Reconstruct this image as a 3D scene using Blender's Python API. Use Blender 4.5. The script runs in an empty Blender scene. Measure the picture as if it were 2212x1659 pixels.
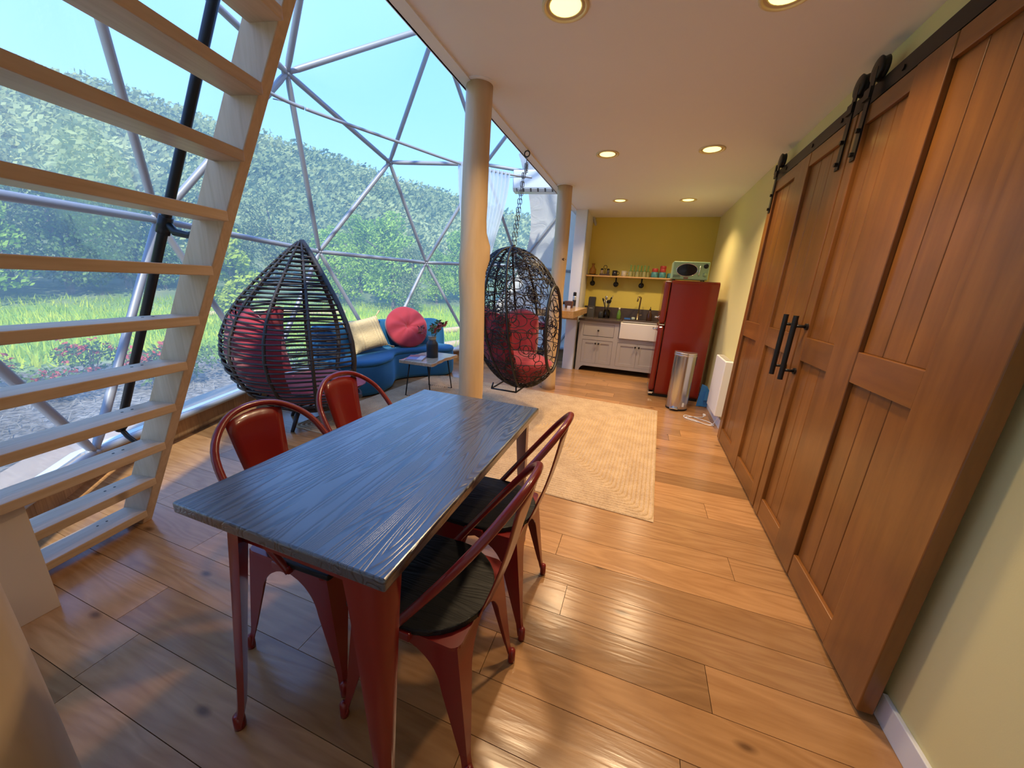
import bpy, bmesh, math, random
from math import sin, cos, pi, radians, sqrt, atan2
from mathutils import Vector, Matrix, noise as mnoise
random.seed(7)
S = bpy.context.scene
COL = S.collection

# ------------------------------------------------------------------ camera
FPX, YAW, PITCH, ROLL = 772.0, radians(-18.7), radians(-15.6), radians(3.2)
CAM = Vector((0.0, 0.0, 1.45))
cf = Vector((sin(YAW)*cos(PITCH), cos(YAW)*cos(PITCH), sin(PITCH)))
cr0 = Vector((cos(YAW), -sin(YAW), 0)); cu0 = cr0.cross(cf)
cr = cr0*cos(ROLL) + cu0*sin(ROLL); cu = cu0*cos(ROLL) - cr0*sin(ROLL)
cd = bpy.data.cameras.new('camera'); cam = bpy.data.objects.new('camera', cd); COL.objects.link(cam)
cd.sensor_fit = 'HORIZONTAL'; cd.sensor_width = 36.0; cd.lens = 36.0*FPX/2212.0
cd.clip_start = 0.02; cd.clip_end = 600
cam.matrix_world = Matrix(((cr.x, cu.x, -cf.x, CAM.x), (cr.y, cu.y, -cf.y, CAM.y), (cr.z, cu.z, -cf.z, CAM.z), (0, 0, 0, 1)))
S.camera = cam

# ------------------------------------------------------------------ sky, sun, exposure
vs = S.view_settings
vs.view_transform = 'Standard'; vs.look = 'None'; vs.gamma = 1.0; vs.use_curve_mapping = False
vs.exposure = 0.42
W = bpy.data.worlds.new('sky'); S.world = W; W.use_nodes = True
wn = W.node_tree; wn.nodes.clear()
w_out = wn.nodes.new('ShaderNodeOutputWorld'); w_bg = wn.nodes.new('ShaderNodeBackground')
w_tc = wn.nodes.new('ShaderNodeTexCoord'); w_sep = wn.nodes.new('ShaderNodeSeparateXYZ'); w_cr = wn.nodes.new('ShaderNodeValToRGB')
wn.links.new(w_tc.outputs['Generated'], w_sep.inputs[0]); wn.links.new(w_sep.outputs['Z'], w_cr.inputs[0])
e = w_cr.color_ramp.elements
e[0].position = 0.0; e[0].color = (.36, .58, 1.0, 1)
e[1].position = 0.75; e[1].color = (.14, .36, 1.0, 1)
m_ = w_cr.color_ramp.elements.new(.35); m_.color = (.22, .45, 1.0, 1)
wn.links.new(w_cr.outputs[0], w_bg.inputs[0]); w_bg.inputs[1].default_value = 1.75
wn.links.new(w_bg.outputs[0], w_out.inputs[0])
sd = bpy.data.lights.new('sun', 'SUN'); sun = bpy.data.objects.new('sun', sd); COL.objects.link(sun)
sd.energy = 6.0; sd.color = (1, .95, .84); sd.angle = radians(1.5)
sun.rotation_euler = Vector((-.50, .62, -.80)).to_track_quat('-Z', 'Y').to_euler()
sun.location = (6, -6, 12)

# ------------------------------------------------------------------ materials
MATS = {}
def nt_new(name):
    m = bpy.data.materials.new(name); m.use_nodes = True
    t = m.node_tree; b = t.nodes['Principled BSDF']
    return m, t, b
def lin(c):
    return tuple((x/12.92 if x <= .04045 else ((x+.055)/1.055)**2.4) for x in [v/255 for v in c])
def mat(name, c, rough=.5, metal=0., spec=.5, bump=0., bscale=60., var=0., vscale=4., coat=0., sheen=0., alpha=1., emit=None, estr=0., trans=0., ior=1.45, stretch=(1, 1, 1)):
    if name in MATS: return MATS[name]
    m, t, b = nt_new(name); n = t.nodes; l = t.links
    b.inputs['Base Color'].default_value = (*c, 1); b.inputs['Roughness'].default_value = rough
    b.inputs['Metallic'].default_value = metal; b.inputs['Specular IOR Level'].default_value = spec
    b.inputs['Coat Weight'].default_value = coat; b.inputs['Coat Roughness'].default_value = .08
    b.inputs['Sheen Weight'].default_value = sheen; b.inputs['Alpha'].default_value = alpha
    b.inputs['Transmission Weight'].default_value = trans; b.inputs['IOR'].default_value = ior
    if emit: b.inputs['Emission Color'].default_value = (*emit, 1); b.inputs['Emission Strength'].default_value = estr
    if bump or var:
        tc = n.new('ShaderNodeTexCoord'); mp = n.new('ShaderNodeMapping'); mp.inputs['Scale'].default_value = stretch
        l.new(tc.outputs['Object'], mp.inputs[0])
    if bump:
        nz = n.new('ShaderNodeTexNoise'); nz.inputs['Scale'].default_value = bscale; nz.inputs['Detail'].default_value = 6
        bp = n.new('ShaderNodeBump'); bp.inputs['Strength'].default_value = bump; bp.inputs['Distance'].default_value = .01
        l.new(mp.outputs[0], nz.inputs['Vector']); l.new(nz.outputs['Fac'], bp.inputs['Height']); l.new(bp.outputs[0], b.inputs['Normal'])
    if var:
        nz = n.new('ShaderNodeTexNoise'); nz.inputs['Scale'].default_value = vscale; nz.inputs['Detail'].default_value = 4
        mx = n.new('ShaderNodeMix'); mx.data_type = 'RGBA'
        mx.inputs[6].default_value = (*[v*(1-var) for v in c], 1); mx.inputs[7].default_value = (*[min(1, v*(1+var)) for v in c], 1)
        l.new(mp.outputs[0], nz.inputs['Vector']); l.new(nz.outputs['Fac'], mx.inputs[0]); l.new(mx.outputs[2], b.inputs['Base Color'])
    MATS[name] = m; return m
def wood(name, c1, c2, axis=0, scale=1., rough=.4, bump=.15, rings=9., coat=0., knots=0., spec=.5, pervar=.18, blotch=.0, stretch=12., flat=None):
    """grain running along local axis 0/1/2, each object offset by its own random number"""
    if name in MATS: return MATS[name]
    m, t, b = nt_new(name); n = t.nodes; l = t.links
    tc = n.new('ShaderNodeTexCoord'); oi = n.new('ShaderNodeObjectInfo')
    ml = n.new('ShaderNodeMath'); ml.operation = 'MULTIPLY'; ml.inputs[1].default_value = 53.
    l.new(oi.outputs['Random'], ml.inputs[0])
    ad = n.new('ShaderNodeVectorMath'); ad.operation = 'ADD'
    l.new(tc.outputs['Object'], ad.inputs[0]); l.new(ml.outputs[0], ad.inputs[1])
    sc = [scale*stretch]*3; sc[axis] = scale
    mp = n.new('ShaderNodeMapping'); mp.inputs['Scale'].default_value = sc; l.new(ad.outputs[0], mp.inputs[0])
    nz = n.new('ShaderNodeTexNoise'); nz.inputs['Scale'].default_value = .55; nz.inputs['Detail'].default_value = 3; nz.inputs['Distortion'].default_value = .6
    l.new(mp.outputs[0], nz.inputs['Vector'])
    m2 = n.new('ShaderNodeMath'); m2.operation = 'MULTIPLY'; m2.inputs[1].default_value = rings; l.new(nz.outputs['Fac'], m2.inputs[0])
    fr = n.new('ShaderNodeMath'); fr.operation = 'PINGPONG'; fr.inputs[1].default_value = .5; l.new(m2.outputs[0], fr.inputs[0])
    fine = n.new('ShaderNodeTexNoise'); fine.inputs['Scale'].default_value = 6; fine.inputs['Detail'].default_value = 5
    l.new(mp.outputs[0], fine.inputs['Vector'])
    a1 = n.new('ShaderNodeMath'); a1.operation = 'MULTIPLY_ADD'; a1.inputs[1].default_value = 1.1; l.new(fr.outputs[0], a1.inputs[0])
    f2 = n.new('ShaderNodeMath'); f2.operation = 'MULTIPLY_ADD'; f2.inputs[1].default_value = .9; f2.inputs[2].default_value = -.25
    l.new(fine.outputs['Fac'], f2.inputs[0]); l.new(f2.outputs[0], a1.inputs[2])
    mx = n.new('ShaderNodeMix'); mx.data_type = 'RGBA'; mx.clamp_factor = True
    mx.inputs[6].default_value = (*c1, 1); mx.inputs[7].default_value = (*c2, 1); l.new(a1.outputs[0], mx.inputs[0])
    col = mx.outputs[2]
    if knots:
        vo = n.new('ShaderNodeTexVoronoi'); vo.inputs['Scale'].default_value = knots
        if flat == 2: vo.voronoi_dimensions = '2D'
        s2 = [1.]*3; s2[axis] = .45
        if flat is not None: s2[flat] = 0.
        mpk = n.new('ShaderNodeMapping'); mpk.inputs['Scale'].default_value = s2; l.new(ad.outputs[0], mpk.inputs[0]); l.new(mpk.outputs[0], vo.inputs['Vector'])
        rk = n.new('ShaderNodeMapRange'); rk.inputs[1].default_value = .008; rk.inputs[2].default_value = .034; rk.inputs[3].default_value = .85; rk.inputs[4].default_value = 0
        l.new(vo.outputs['Distance'], rk.inputs[0])
        mk = n.new('ShaderNodeMix'); mk.data_type = 'RGBA'; mk.inputs[7].default_value = (c1[0]*.22, c1[1]*.18, c1[2]*.15, 1)
        l.new(rk.outputs[0], mk.inputs[0]); l.new(col, mk.inputs[6]); col = mk.outputs[2]
    if blotch:
        bz = n.new('ShaderNodeTexNoise'); bz.inputs['Scale'].default_value = 3.5; bz.inputs['Detail'].default_value = 4; l.new(ad.outputs[0], bz.inputs['Vector'])
        mb = n.new('ShaderNodeMix'); mb.data_type = 'RGBA'; mb.inputs[7].default_value = (*[v*.5 for v in c1], 1)
        rb = n.new('ShaderNodeMapRange'); rb.inputs[1].default_value = .4; rb.inputs[2].default_value = .75; rb.inputs[3].default_value = 0; rb.inputs[4].default_value = blotch
        l.new(bz.outputs['Fac'], rb.inputs[0]); l.new(rb.outputs[0], mb.inputs[0]); l.new(col, mb.inputs[6]); col = mb.outputs[2]
    if pervar:
        hv = n.new('ShaderNodeHueSaturation'); mr = n.new('ShaderNodeMapRange'); mr.inputs[3].default_value = 1-pervar; mr.inputs[4].default_value = 1+pervar
        l.new(oi.outputs['Random'], mr.inputs[0]); l.new(mr.outputs[0], hv.inputs['Value']); l.new(col, hv.inputs['Color']); col = hv.outputs[0]
    l.new(col, b.inputs['Base Color'])
    b.inputs['Roughness'].default_value = rough; b.inputs['Coat Weight'].default_value = coat; b.inputs['Coat Roughness'].default_value = .15
    b.inputs['Specular IOR Level'].default_value = spec
    if bump:
        bp = n.new('ShaderNodeBump'); bp.inputs['Strength'].default_value = bump; bp.inputs['Distance'].default_value = .004
        l.new(a1.outputs[0], bp.inputs['Height']); l.new(bp.outputs[0], b.inputs['Normal'])
    MATS[name] = m; return m

# ------------------------------------------------------------------ mesh helpers
def R3(rx=0, ry=0, rz=0):
    return Matrix.Rotation(rz, 3, 'Z') @ Matrix.Rotation(ry, 3, 'Y') @ Matrix.Rotation(rx, 3, 'X')
class MB:
    def __init__(s): s.v = []; s.f = []; s.mi = []; s.cur = 0
    def add(s, vs, fs):
        o = len(s.v); s.v += [tuple(p) for p in vs]
        for q in fs: s.f.append(tuple(i+o for i in q)); s.mi.append(s.cur)
        return s
    def box(s, c, d, rot=None):
        x, y, z = d[0]/2, d[1]/2, d[2]/2; c = Vector(c)
        p = [Vector(q) for q in ((-x,-y,-z),(x,-y,-z),(x,y,-z),(-x,y,-z),(-x,-y,z),(x,-y,z),(x,y,z),(-x,y,z))]
        if rot is not None: p = [rot @ q for q in p]
        return s.add([c+q for q in p], [(0,3,2,1),(4,5,6,7),(0,1,5,4),(1,2,6,5),(2,3,7,6),(3,0,4,7)])
    def bx(s, x0, x1, y0, y1, z0, z1): return s.box(((x0+x1)/2, (y0+y1)/2, (z0+z1)/2), (x1-x0, y1-y0, z1-z0))
    def tube(s, pts, r, n=8, closed=False, caps=True):
        pts = [Vector(p) for p in pts]; N = len(pts)
        rs = r if isinstance(r, (list, tuple)) else [r]*N
        T = []
        for i in range(N):
            a = pts[(i-1) % N] if (closed or i > 0) else pts[i]; b = pts[(i+1) % N] if (closed or i < N-1) else pts[i]
            d = b-a; T.append(d.normalized() if d.length > 1e-9 else Vector((0, 0, 1)))
        up = Vector((0, 0, 1)) if abs(T[0].z) < .9 else Vector((1, 0, 0))
        u = (up - T[0]*up.dot(T[0])).normalized(); vs = []
        for i in range(N):
            u = u - T[i]*u.dot(T[i])
            u = u.normalized() if u.length > 1e-6 else T[i].orthogonal().normalized()
            w = T[i].cross(u)
            for k in range(n):
                a = 2*pi*k/n; vs.append(pts[i] + (u*cos(a) + w*sin(a))*rs[i])
        fs = []
        M = N if closed else N-1
        for i in range(M):
            j = (i+1) % N
            for k in range(n):
                k2 = (k+1) % n; fs.append((i*n+k, i*n+k2, j*n+k2, j*n+k))
        if caps and not closed:
            fs.append(tuple(range(n))[::-1]); fs.append(tuple((N-1)*n+k for k in range(n)))
        return s.add(vs, fs)
    def cyl(s, a, b, r, r2=None, n=16): return s.tube([a, b], [r, r if r2 is None else r2], n)
    def lathe(s, prof, n=24, c=(0, 0, 0), rot=None, a0=0., a1=2*pi, sx=1., sy=1.):
        full = abs(a1-a0-2*pi) < 1e-6; m = n if full else n+1; c = Vector(c); vs = []
        for r, z in prof:
            for k in range(m):
                a = a0+(a1-a0)*k/n; p = Vector((r*cos(a)*sx, r*sin(a)*sy, z))
                vs.append(c + (rot @ p if rot is not None else p))
        fs = []
        for i in range(len(prof)-1):
            for k in range(m if full else n):
                k2 = (k+1) % m
                fs.append((i*m+k, i*m+k2, (i+1)*m+k2, (i+1)*m+k))
        if prof[0][0] > 1e-6: fs.append(tuple(range(m))[::-1])
        if prof[-1][0] > 1e-6: fs.append(tuple((len(prof)-1)*m+k for k in range(m)))
        return s.add(vs, fs)
    def prism(s, poly, z0, z1, M=None):
        n = len(poly); vs = [Vector((x, y, z0)) for x, y in poly]+[Vector((x, y, z1)) for x, y in poly]
        if M is not None: vs = [M @ p for p in vs]
        return s.add(vs, [tuple(range(n))[::-1], tuple(range(n, 2*n))]+[(i, (i+1) % n, (i+1) % n+n, i+n) for i in range(n)])
    def grid(s, fn, nu, nv, cu=False):
        vs = [fn(i/nu, j/nv) for j in range(nv+1) for i in range(nu+1)]
        return s.add(vs, [(j*(nu+1)+i, j*(nu+1)+i+1, (j+1)*(nu+1)+i+1, (j+1)*(nu+1)+i) for j in range(nv) for i in range(nu)])
    def build(s, name, m=None, parent=None, smooth=False, bevel=0., seg=2, solid=0., sub=0, loc=None, autos=False):
        me = bpy.data.meshes.new(name); me.from_pydata(s.v, [], s.f); me.update()
        for q in (m if isinstance(m, (list, tuple)) else [m]):
            if q: me.materials.append(q)
        if any(s.mi): me.polygons.foreach_set('material_index', s.mi)
        bm = bmesh.new(); bm.from_mesh(me)
        bmesh.ops.remove_doubles(bm, verts=bm.verts, dist=1e-6)
        bmesh.ops.recalc_face_normals(bm, faces=bm.faces); bm.to_mesh(me); bm.free()
        o = bpy.data.objects.new(name, me); COL.objects.link(o)
        if parent: o.parent = parent
        if loc is not None: o.location = loc
        if smooth:
            for p in me.polygons: p.use_smooth = True
        if autos:
            for p in me.polygons: p.use_smooth = True
            me.set_sharp_from_angle(angle=radians(38))
        if solid: q = o.modifiers.new('solid', 'SOLIDIFY'); q.thickness = solid; q.offset = 0
        if bevel: q = o.modifiers.new('bevel', 'BEVEL'); q.width = bevel; q.segments = seg; q.limit_method = 'ANGLE'; q.angle_limit = radians(35); q.harden_normals = False
        if sub: q = o.modifiers.new('sub', 'SUBSURF'); q.levels = sub; q.render_levels = sub
        return o
def thing(name, label, cat, loc=(0, 0, 0), rz=0., group=None):
    o = bpy.data.objects.new(name, None); COL.objects.link(o); o.location = loc; o.rotation_euler = (0, 0, rz); o.empty_display_size = .1
    return tag(o, label, cat, group)
def tag(o, label=None, cat=None, group=None, kind=None):
    if label: o['label'] = label
    if cat: o['category'] = cat
    if group: o['group'] = group
    if kind: o['kind'] = kind
    return o
def struct(o): o['kind'] = 'structure'; return o
def copy_tree(o, parent=None):
    c = o.copy(); COL.objects.link(c); c.parent = parent
    for ch in list(o.children): copy_tree(ch, c)
    return c
def sm(pts, n=6, closed=False):
    """Catmull-Rom through pts"""
    P = [Vector(p) for p in pts]; out = []; N = len(P)
    rng = range(N if closed else N-1)
    for i in rng:
        if closed: a, b, c, d = P[(i-1) % N], P[i], P[(i+1) % N], P[(i+2) % N]
        else: a, b, c, d = P[max(i-1, 0)], P[i], P[i+1], P[min(i+2, N-1)]
        for k in range(n):
            t = k/n; out.append(.5*((2*b)+(c-a)*t+(2*a-5*b+4*c-d)*t*t+(3*b-a-3*c+d)*t**3))
    if not closed: out.append(P[-1])
    return out
def rrect(w, h, r, n=5):
    out = []
    for cx, cy, a0 in ((w/2-r, h/2-r, 0), (-w/2+r, h/2-r, pi/2), (-w/2+r, -h/2+r, pi), (w/2-r, -h/2+r, 3*pi/2)):
        for k in range(n+1): a = a0+pi/2*k/n; out.append((cx+r*cos(a), cy+r*sin(a)))
    return out
# ------------------------------------------------------------------ dome geometry (3-frequency geodesic)
DC = Vector((.349, 3.409, .966)); DR = 4.36; DPHI = 2.864
def geod(nu):
    v = [Vector((0, 0, 1))]; z = 1/sqrt(5); s = 2/sqrt(5)
    v += [Vector((s*cos(2*pi*k/5), s*sin(2*pi*k/5), z)) for k in range(5)]
    v += [Vector((s*cos(2*pi*k/5+pi/5), s*sin(2*pi*k/5+pi/5), -z)) for k in range(5)] + [Vector((0, 0, -1))]
    fs = [(0, 1+k, 1+(k+1) % 5) for k in range(5)]+[(1+k, 6+k, 1+(k+1) % 5) for k in range(5)]+[(6+k, 6+(k+1) % 5, 1+(k+1) % 5) for k in range(5)]
    V = []; T = []; key = {}
    def add(p):
        p = p.normalized(); k = (round(p.x, 4)+0., round(p.y, 4)+0., round(p.z, 4)+0.)
        if k not in key: key[k] = len(V); V.append(p)
        return key[k]
    for a, b, c in fs:
        ix = {}
        for i in range(nu+1):
            for j in range(nu+1-i): ix[i, j] = add((v[a]*(nu-i-j)+v[b]*i+v[c]*j)/nu)
        for i in range(nu):
            for j in range(nu-i):
                T.append((ix[i, j], ix[i+1, j], ix[i, j+1]))
                if i+j < nu-1: T.append((ix[i+1, j], ix[i+1, j+1], ix[i, j+1]))
    return V, T
GV, GT = geod(3)
SILL_Z = .22
def gpos(i):
    p = GV[i]; c, s = cos(DPHI), sin(DPHI)
    q = Vector((DC.x+DR*(p.x*c-p.y*s), DC.y+DR*(p.x*s+p.y*c), DC.z+DR*p.z))
    if -.25 < p.z < -.1: q.z = SILL_Z
    return q
GP = [gpos(i) for i in range(len(GV))]
GT = [t for t in GT if all(GV[i].z > -.25 for i in t)]
GE = sorted({tuple(sorted((t[i], t[(i+1) % 3]))) for t in GT for i in range(3)})
BASE = sorted([i for i in range(len(GV)) if -.25 < GV[i].z < -.1], key=lambda i: atan2(GP[i].y-DC.y, GP[i].x-DC.x))
def bpoly(s): return [((GP[i].x-DC.x)*s+DC.x, (GP[i].y-DC.y)*s+DC.y) for i in BASE]
def xspan(poly, y):
    xs = []
    for i in range(len(poly)):
        (x0, y0), (x1, y1) = poly[i], poly[(i+1) % len(poly)]
        if (y0-y)*(y1-y) < 0: xs.append(x0+(x1-x0)*(y-y0)/(y1-y0))
    return (min(xs), max(xs)) if len(xs) >= 2 else None

# ------------------------------------------------------------------ shared materials
M_floor = wood('oak_floor', (.42, .225, .092), (.28, .135, .050), axis=0, scale=1.2, rough=.22, bump=.10, rings=10, knots=1.7, pervar=.26, stretch=9, flat=2)
M_pine = wood('pine', (.62, .45, .29), (.50, .34, .20), axis=2, scale=1.3, rough=.45, bump=.1, rings=7, knots=2.2, pervar=.08)
M_pineY = wood('pine_tread', (.60, .43, .28), (.48, .32, .19), axis=1, scale=1.3, rough=.4, bump=.1, rings=7, knots=2.0, pervar=.1, flat=2)
M_log = wood('log', (.62, .45, .27), (.54, .37, .20), axis=2, scale=.9, rough=.42, bump=.25, rings=5, knots=1.5, pervar=.05, stretch=7)
M_ceil = mat('ceiling_paint', (.82, .80, .79), .75, bump=.04, bscale=300)
M_white = mat('white_paint', (.74, .75, .76), .5)
M_wallR = mat('pale_yellow_paint', (.74, .66, .31), .62, bump=.03, bscale=260)
M_wallB = mat('lamplit_yellow_paint', (.66, .53, .10), .6, bump=.03, bscale=260)  # same paint as the right wall, with warm lamplight put into the colour
M_black = mat('black_iron', (.012, .011, .011), .38, metal=.3)
M_steel = mat('galvanised_tube', (.38, .40, .44), .45, metal=.2)
M_riser = wood('riser_boards', (.44, .26, .12), (.30, .16, .07), axis=2, scale=1.4, rough=.4, bump=.1, pervar=.3)
M_sill = wood('sill_wood', (.48, .36, .24), (.38, .27, .17), axis=0, scale=1.2, rough=.5, bump=.08, pervar=.08)

# ------------------------------------------------------------------ floor: every board its own part
floor = bpy.data.objects.new('floor', None); COL.objects.link(floor); struct(floor)
FP = bpoly(1.03); PW = .185; y = -.9; rnd = random.Random(3); row = 0
while y < 7.75:
    a, b = xspan(FP, y+.001), xspan(FP, y+PW-.002)
    if a or b:
        a = a or b; b = b or a
        xa, xb = max(min(a[0], b[0]), -5), min(max(a[1], b[1]), 1.06)
        if xb-xa > .2:
            cuts = [xa]; x = xa+rnd.uniform(.3, 1.5)
            while x < xb-.3: cuts.append(x); x += rnd.uniform(.9, 2.0)
            cuts.append(xb)
            for k in range(len(cuts)-1):
                x0, x1 = cuts[k]+.0012, cuts[k+1]-.0012
                l0, l1 = x0, x0
                if k == 0: l0, l1 = max(a[0], -5), max(b[0], -5)
                cx = (x0+x1)/2; cy = y+PW/2; w = PW/2-.0011
                if l0 > x1-.02 or l1 > x1-.02: continue
                m = MB().add([(l0-cx, -w, -.02), (x1-cx, -w, -.02), (x1-cx, w, -.02), (l1-cx, w, -.02), (l0-cx, -w, 0), (x1-cx, -w, 0), (x1-cx, w, 0), (l1-cx, w, 0)],
                             [(0, 3, 2, 1), (4, 5, 6, 7), (0, 1, 5, 4), (1, 2, 6, 5), (2, 3, 7, 6), (3, 0, 4, 7)])
                m.build('floor_board', M_floor, floor, loc=(cx, cy, 0))
    y += PW; row += 1
m = MB().prism(bpoly(1.06), -.16, -.021); m.build('subfloor', mat('subfloor_dark', (.05, .035, .02), .8), floor)

# riser wall round the dome foot, boards and sill as parts
def ringwall(name, idx):
    w = bpy.data.objects.new(name, None); COL.objects.link(w); struct(w)
    r0, r1, r2, r3, r4 = bpoly(1.022), bpoly(1.05), bpoly(1.012), bpoly(1.03), bpoly(1.085)
    rr = random.Random(5)
    for k in idx:
        k2 = (k+1) % len(BASE)
        A, B = Vector((*r0[k], 0)), Vector((*r0[k2], 0)); L = (B-A).length; d = (B-A)/L
        nrm = Vector((d.y, -d.x, 0))
        if nrm.dot(A-DC) < 0: nrm = -nrm
        t = 0
        while t < L-.001:
            t2 = min(t+rr.uniform(.14, .24), L)
            if L-t2 < .06: t2 = L
            c = A+d*((t+t2)/2)+nrm*.01
            mm = MB().box((0, 0, 0), (t2-t-.002, .02, SILL_Z-.045), R3(0, 0, atan2(d.y, d.x)))
            mm.build('riser_board', M_riser, w, loc=(c.x, c.y, (SILL_Z-.045)/2))
            t = t2
        def strip(a, b, z0, z1, nm, mt):
            MB().add([(*a[k], z0), (*a[k2], z0), (*b[k2], z0), (*b[k], z0), (*a[k], z1), (*a[k2], z1), (*b[k2], z1), (*b[k], z1)],
                     [(0, 3, 2, 1), (4, 5, 6, 7), (0, 1, 5, 4), (1, 2, 6, 5), (2, 3, 7, 6), (3, 0, 4, 7)]).build(nm, mt, w)
        strip(r2, r1, SILL_Z-.045, SILL_Z-.012, 'sill_board', M_sill)
        strip(bpoly(1.0175), r3, SILL_Z-.012, SILL_Z, 'sill_strip', mat('white_strip', (.75, .83, .88), .35))
        strip(r3, r4, SILL_Z-.05, SILL_Z-.02, 'outer_sill', M_sill)
    return w
NB = len(BASE)
left_idx = [k for k in range(NB) if (GP[BASE[k]].x+GP[BASE[(k+1) % NB]].x)/2 < .3]
ringwall('wall_left', left_idx)

# ------------------------------------------------------------------ dome frame and membrane
fr = thing('dome_frame', 'grey steel tube geodesic frame of triangles under the clear skin', 'dome frame')
def strut_pts(a, b):
    d = (b-a).normalized(); L = (b-a).length
    return [a+d*.02, a+d*.05, a+d*.11, b-d*.11, b-d*.05, b-d*.02]
for a, b in GE:
    MB().tube(strut_pts(GP[a], GP[b]), [.021, .022, .0265, .0265, .022, .021], 10).build('strut', M_steel, fr, smooth=True)
for i in range(len(GV)):
    if GV[i].z > -.25:
        n_ = (GP[i]-DC).normalized(); q = n_.to_track_quat('Z', 'Y').to_matrix()
        MB().lathe([(0, -.030), (.012, -.030), (.013, -.022), (.045, -.018), (.055, 0), (.045, .018), (0, .02)], 12, c=GP[i], rot=q).build('hub', M_steel, fr, smooth=True)

def membrane():
    cl, op = MB(), MB(); N = 7
    def pt(t, a, b, c):
        p = (GP[t[0]]*a+GP[t[1]]*b+GP[t[2]]*c)/N; d = p-DC
        bul = .02*27*(a*b*c)/N**3
        wob = .006*mnoise.noise(p*2.3)
        return p+d.normalized()*(.034+bul+wob)
    def is_clear(p):
        az = math.degrees(atan2(p.y-DC.y, p.x-DC.x)) % 360; el = math.degrees(math.asin(max(-1, min(1, (p.z-DC.z)/DR))))
        lo = 126.5 + .026*(el-17)**2 if el < 34 else 134-(el-34)*1.5
        if el > 62: return p.x < DC.x-.2
        return lo < az < 242
    def emit(P, dep):
        k = [is_clear(q) for q in P]
        if all(k) or not any(k) or dep > 4: (cl if is_clear((P[0]+P[1]+P[2])/3) else op).add(P, [(0, 1, 2)]); return
        a, b, c = (P[0]+P[1])/2, (P[1]+P[2])/2, (P[2]+P[0])/2
        for q in ([P[0], a, c], [a, P[1], b], [c, b, P[2]], [a, b, c]): emit(q, dep+1)
    for t in GT:
        for i in range(N):
            for j in range(N-i):
                tr = [((N-i-j), i, j), (N-i-j-1, i+1, j), (N-i-j-1, i, j+1)]
                emit([pt(t, *q) for q in tr], 0)
                if i+j < N-1:
                    tr = [(N-i-j-1, i+1, j), (N-i-j-2, i+1, j+1), (N-i-j-1, i, j+1)]
                    emit([pt(t, *q) for q in tr], 0)
    return cl, op
m, t, b = nt_new('clear_pvc'); n = t.nodes; l = t.links
tr = n.new('ShaderNodeBsdfTransparent'); tr.inputs[0].default_value = (.93, .965, .98, 1)
gl = n.new('ShaderNodeBsdfGlossy'); gl.inputs['Roughness'].default_value = .08
tl = n.new('ShaderNodeBsdfTranslucent'); tl.inputs[0].default_value = (.82, .93, 1, 1)
fz = n.new('ShaderNodeFresnel'); fz.inputs[0].default_value = 1.25
tcn = n.new('ShaderNodeTexCoord'); nz = n.new('ShaderNodeTexNoise'); nz.inputs['Scale'].default_value = 5.; nz.inputs['Detail'].default_value = 4
bp = n.new('ShaderNodeBump'); bp.inputs['Strength'].default_value = .15; bp.inputs['Distance'].default_value = .03
l.new(tcn.outputs['Object'], nz.inputs['Vector']); l.new(nz.outputs['Fac'], bp.inputs['Height']); l.new(bp.outputs[0], gl.inputs['Normal'])
m1 = n.new('ShaderNodeMixShader'); m1.inputs[0].default_value = .25; l.new(tr.outputs[0], m1.inputs[1]); l.new(tl.outputs[0], m1.inputs[2])
m2 = n.new('ShaderNodeMixShader'); fzm = n.new('ShaderNodeMath'); fzm.operation = 'MULTIPLY'; fzm.inputs[1].default_value = .25; l.new(fz.outputs[0], fzm.inputs[0]); l.new(fzm.outputs[0], m2.inputs[0]); l.new(m1.outputs[0], m2.inputs[1]); l.new(gl.outputs[0], m2.inputs[2])
l.new(m2.outputs[0], n['Material Output'].inputs[0]); M_pvc = m
m, t, b = nt_new('white_canvas'); n = t.nodes; l = t.links
df = n.new('ShaderNodeBsdfDiffuse'); df.inputs[0].default_value = (.78, .78, .76, 1); tl = n.new('ShaderNodeBsdfTranslucent'); tl.inputs[0].default_value = (.8, .8, .78, 1)
mx = n.new('ShaderNodeMixShader'); mx.inputs[0].default_value = .16; l.new(df.outputs[0], mx.inputs[1]); l.new(tl.outputs[0], mx.inputs[2])
tcn = n.new('ShaderNodeTexCoord'); nz = n.new('ShaderNodeTexNoise'); nz.inputs['Scale'].default_value = 3; nz.inputs['Detail'].default_value = 5; nz.inputs['Distortion'].default_value = 1.5
bp = n.new('ShaderNodeBump'); bp.inputs['Strength'].default_value = .35; bp.inputs['Distance'].default_value = .06
l.new(tcn.outputs['Object'], nz.inputs['Vector']); l.new(nz.outputs['Fac'], bp.inputs['Height']); l.new(bp.outputs[0], df.inputs['Normal'])
l.new(mx.outputs[0], n['Material Output'].inputs[0]); M_canvas = m
cl, op = membrane()
struct(cl.build('window_1', M_pvc, smooth=True)); struct(op.build('wall_canvas', M_canvas, smooth=True))

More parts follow.
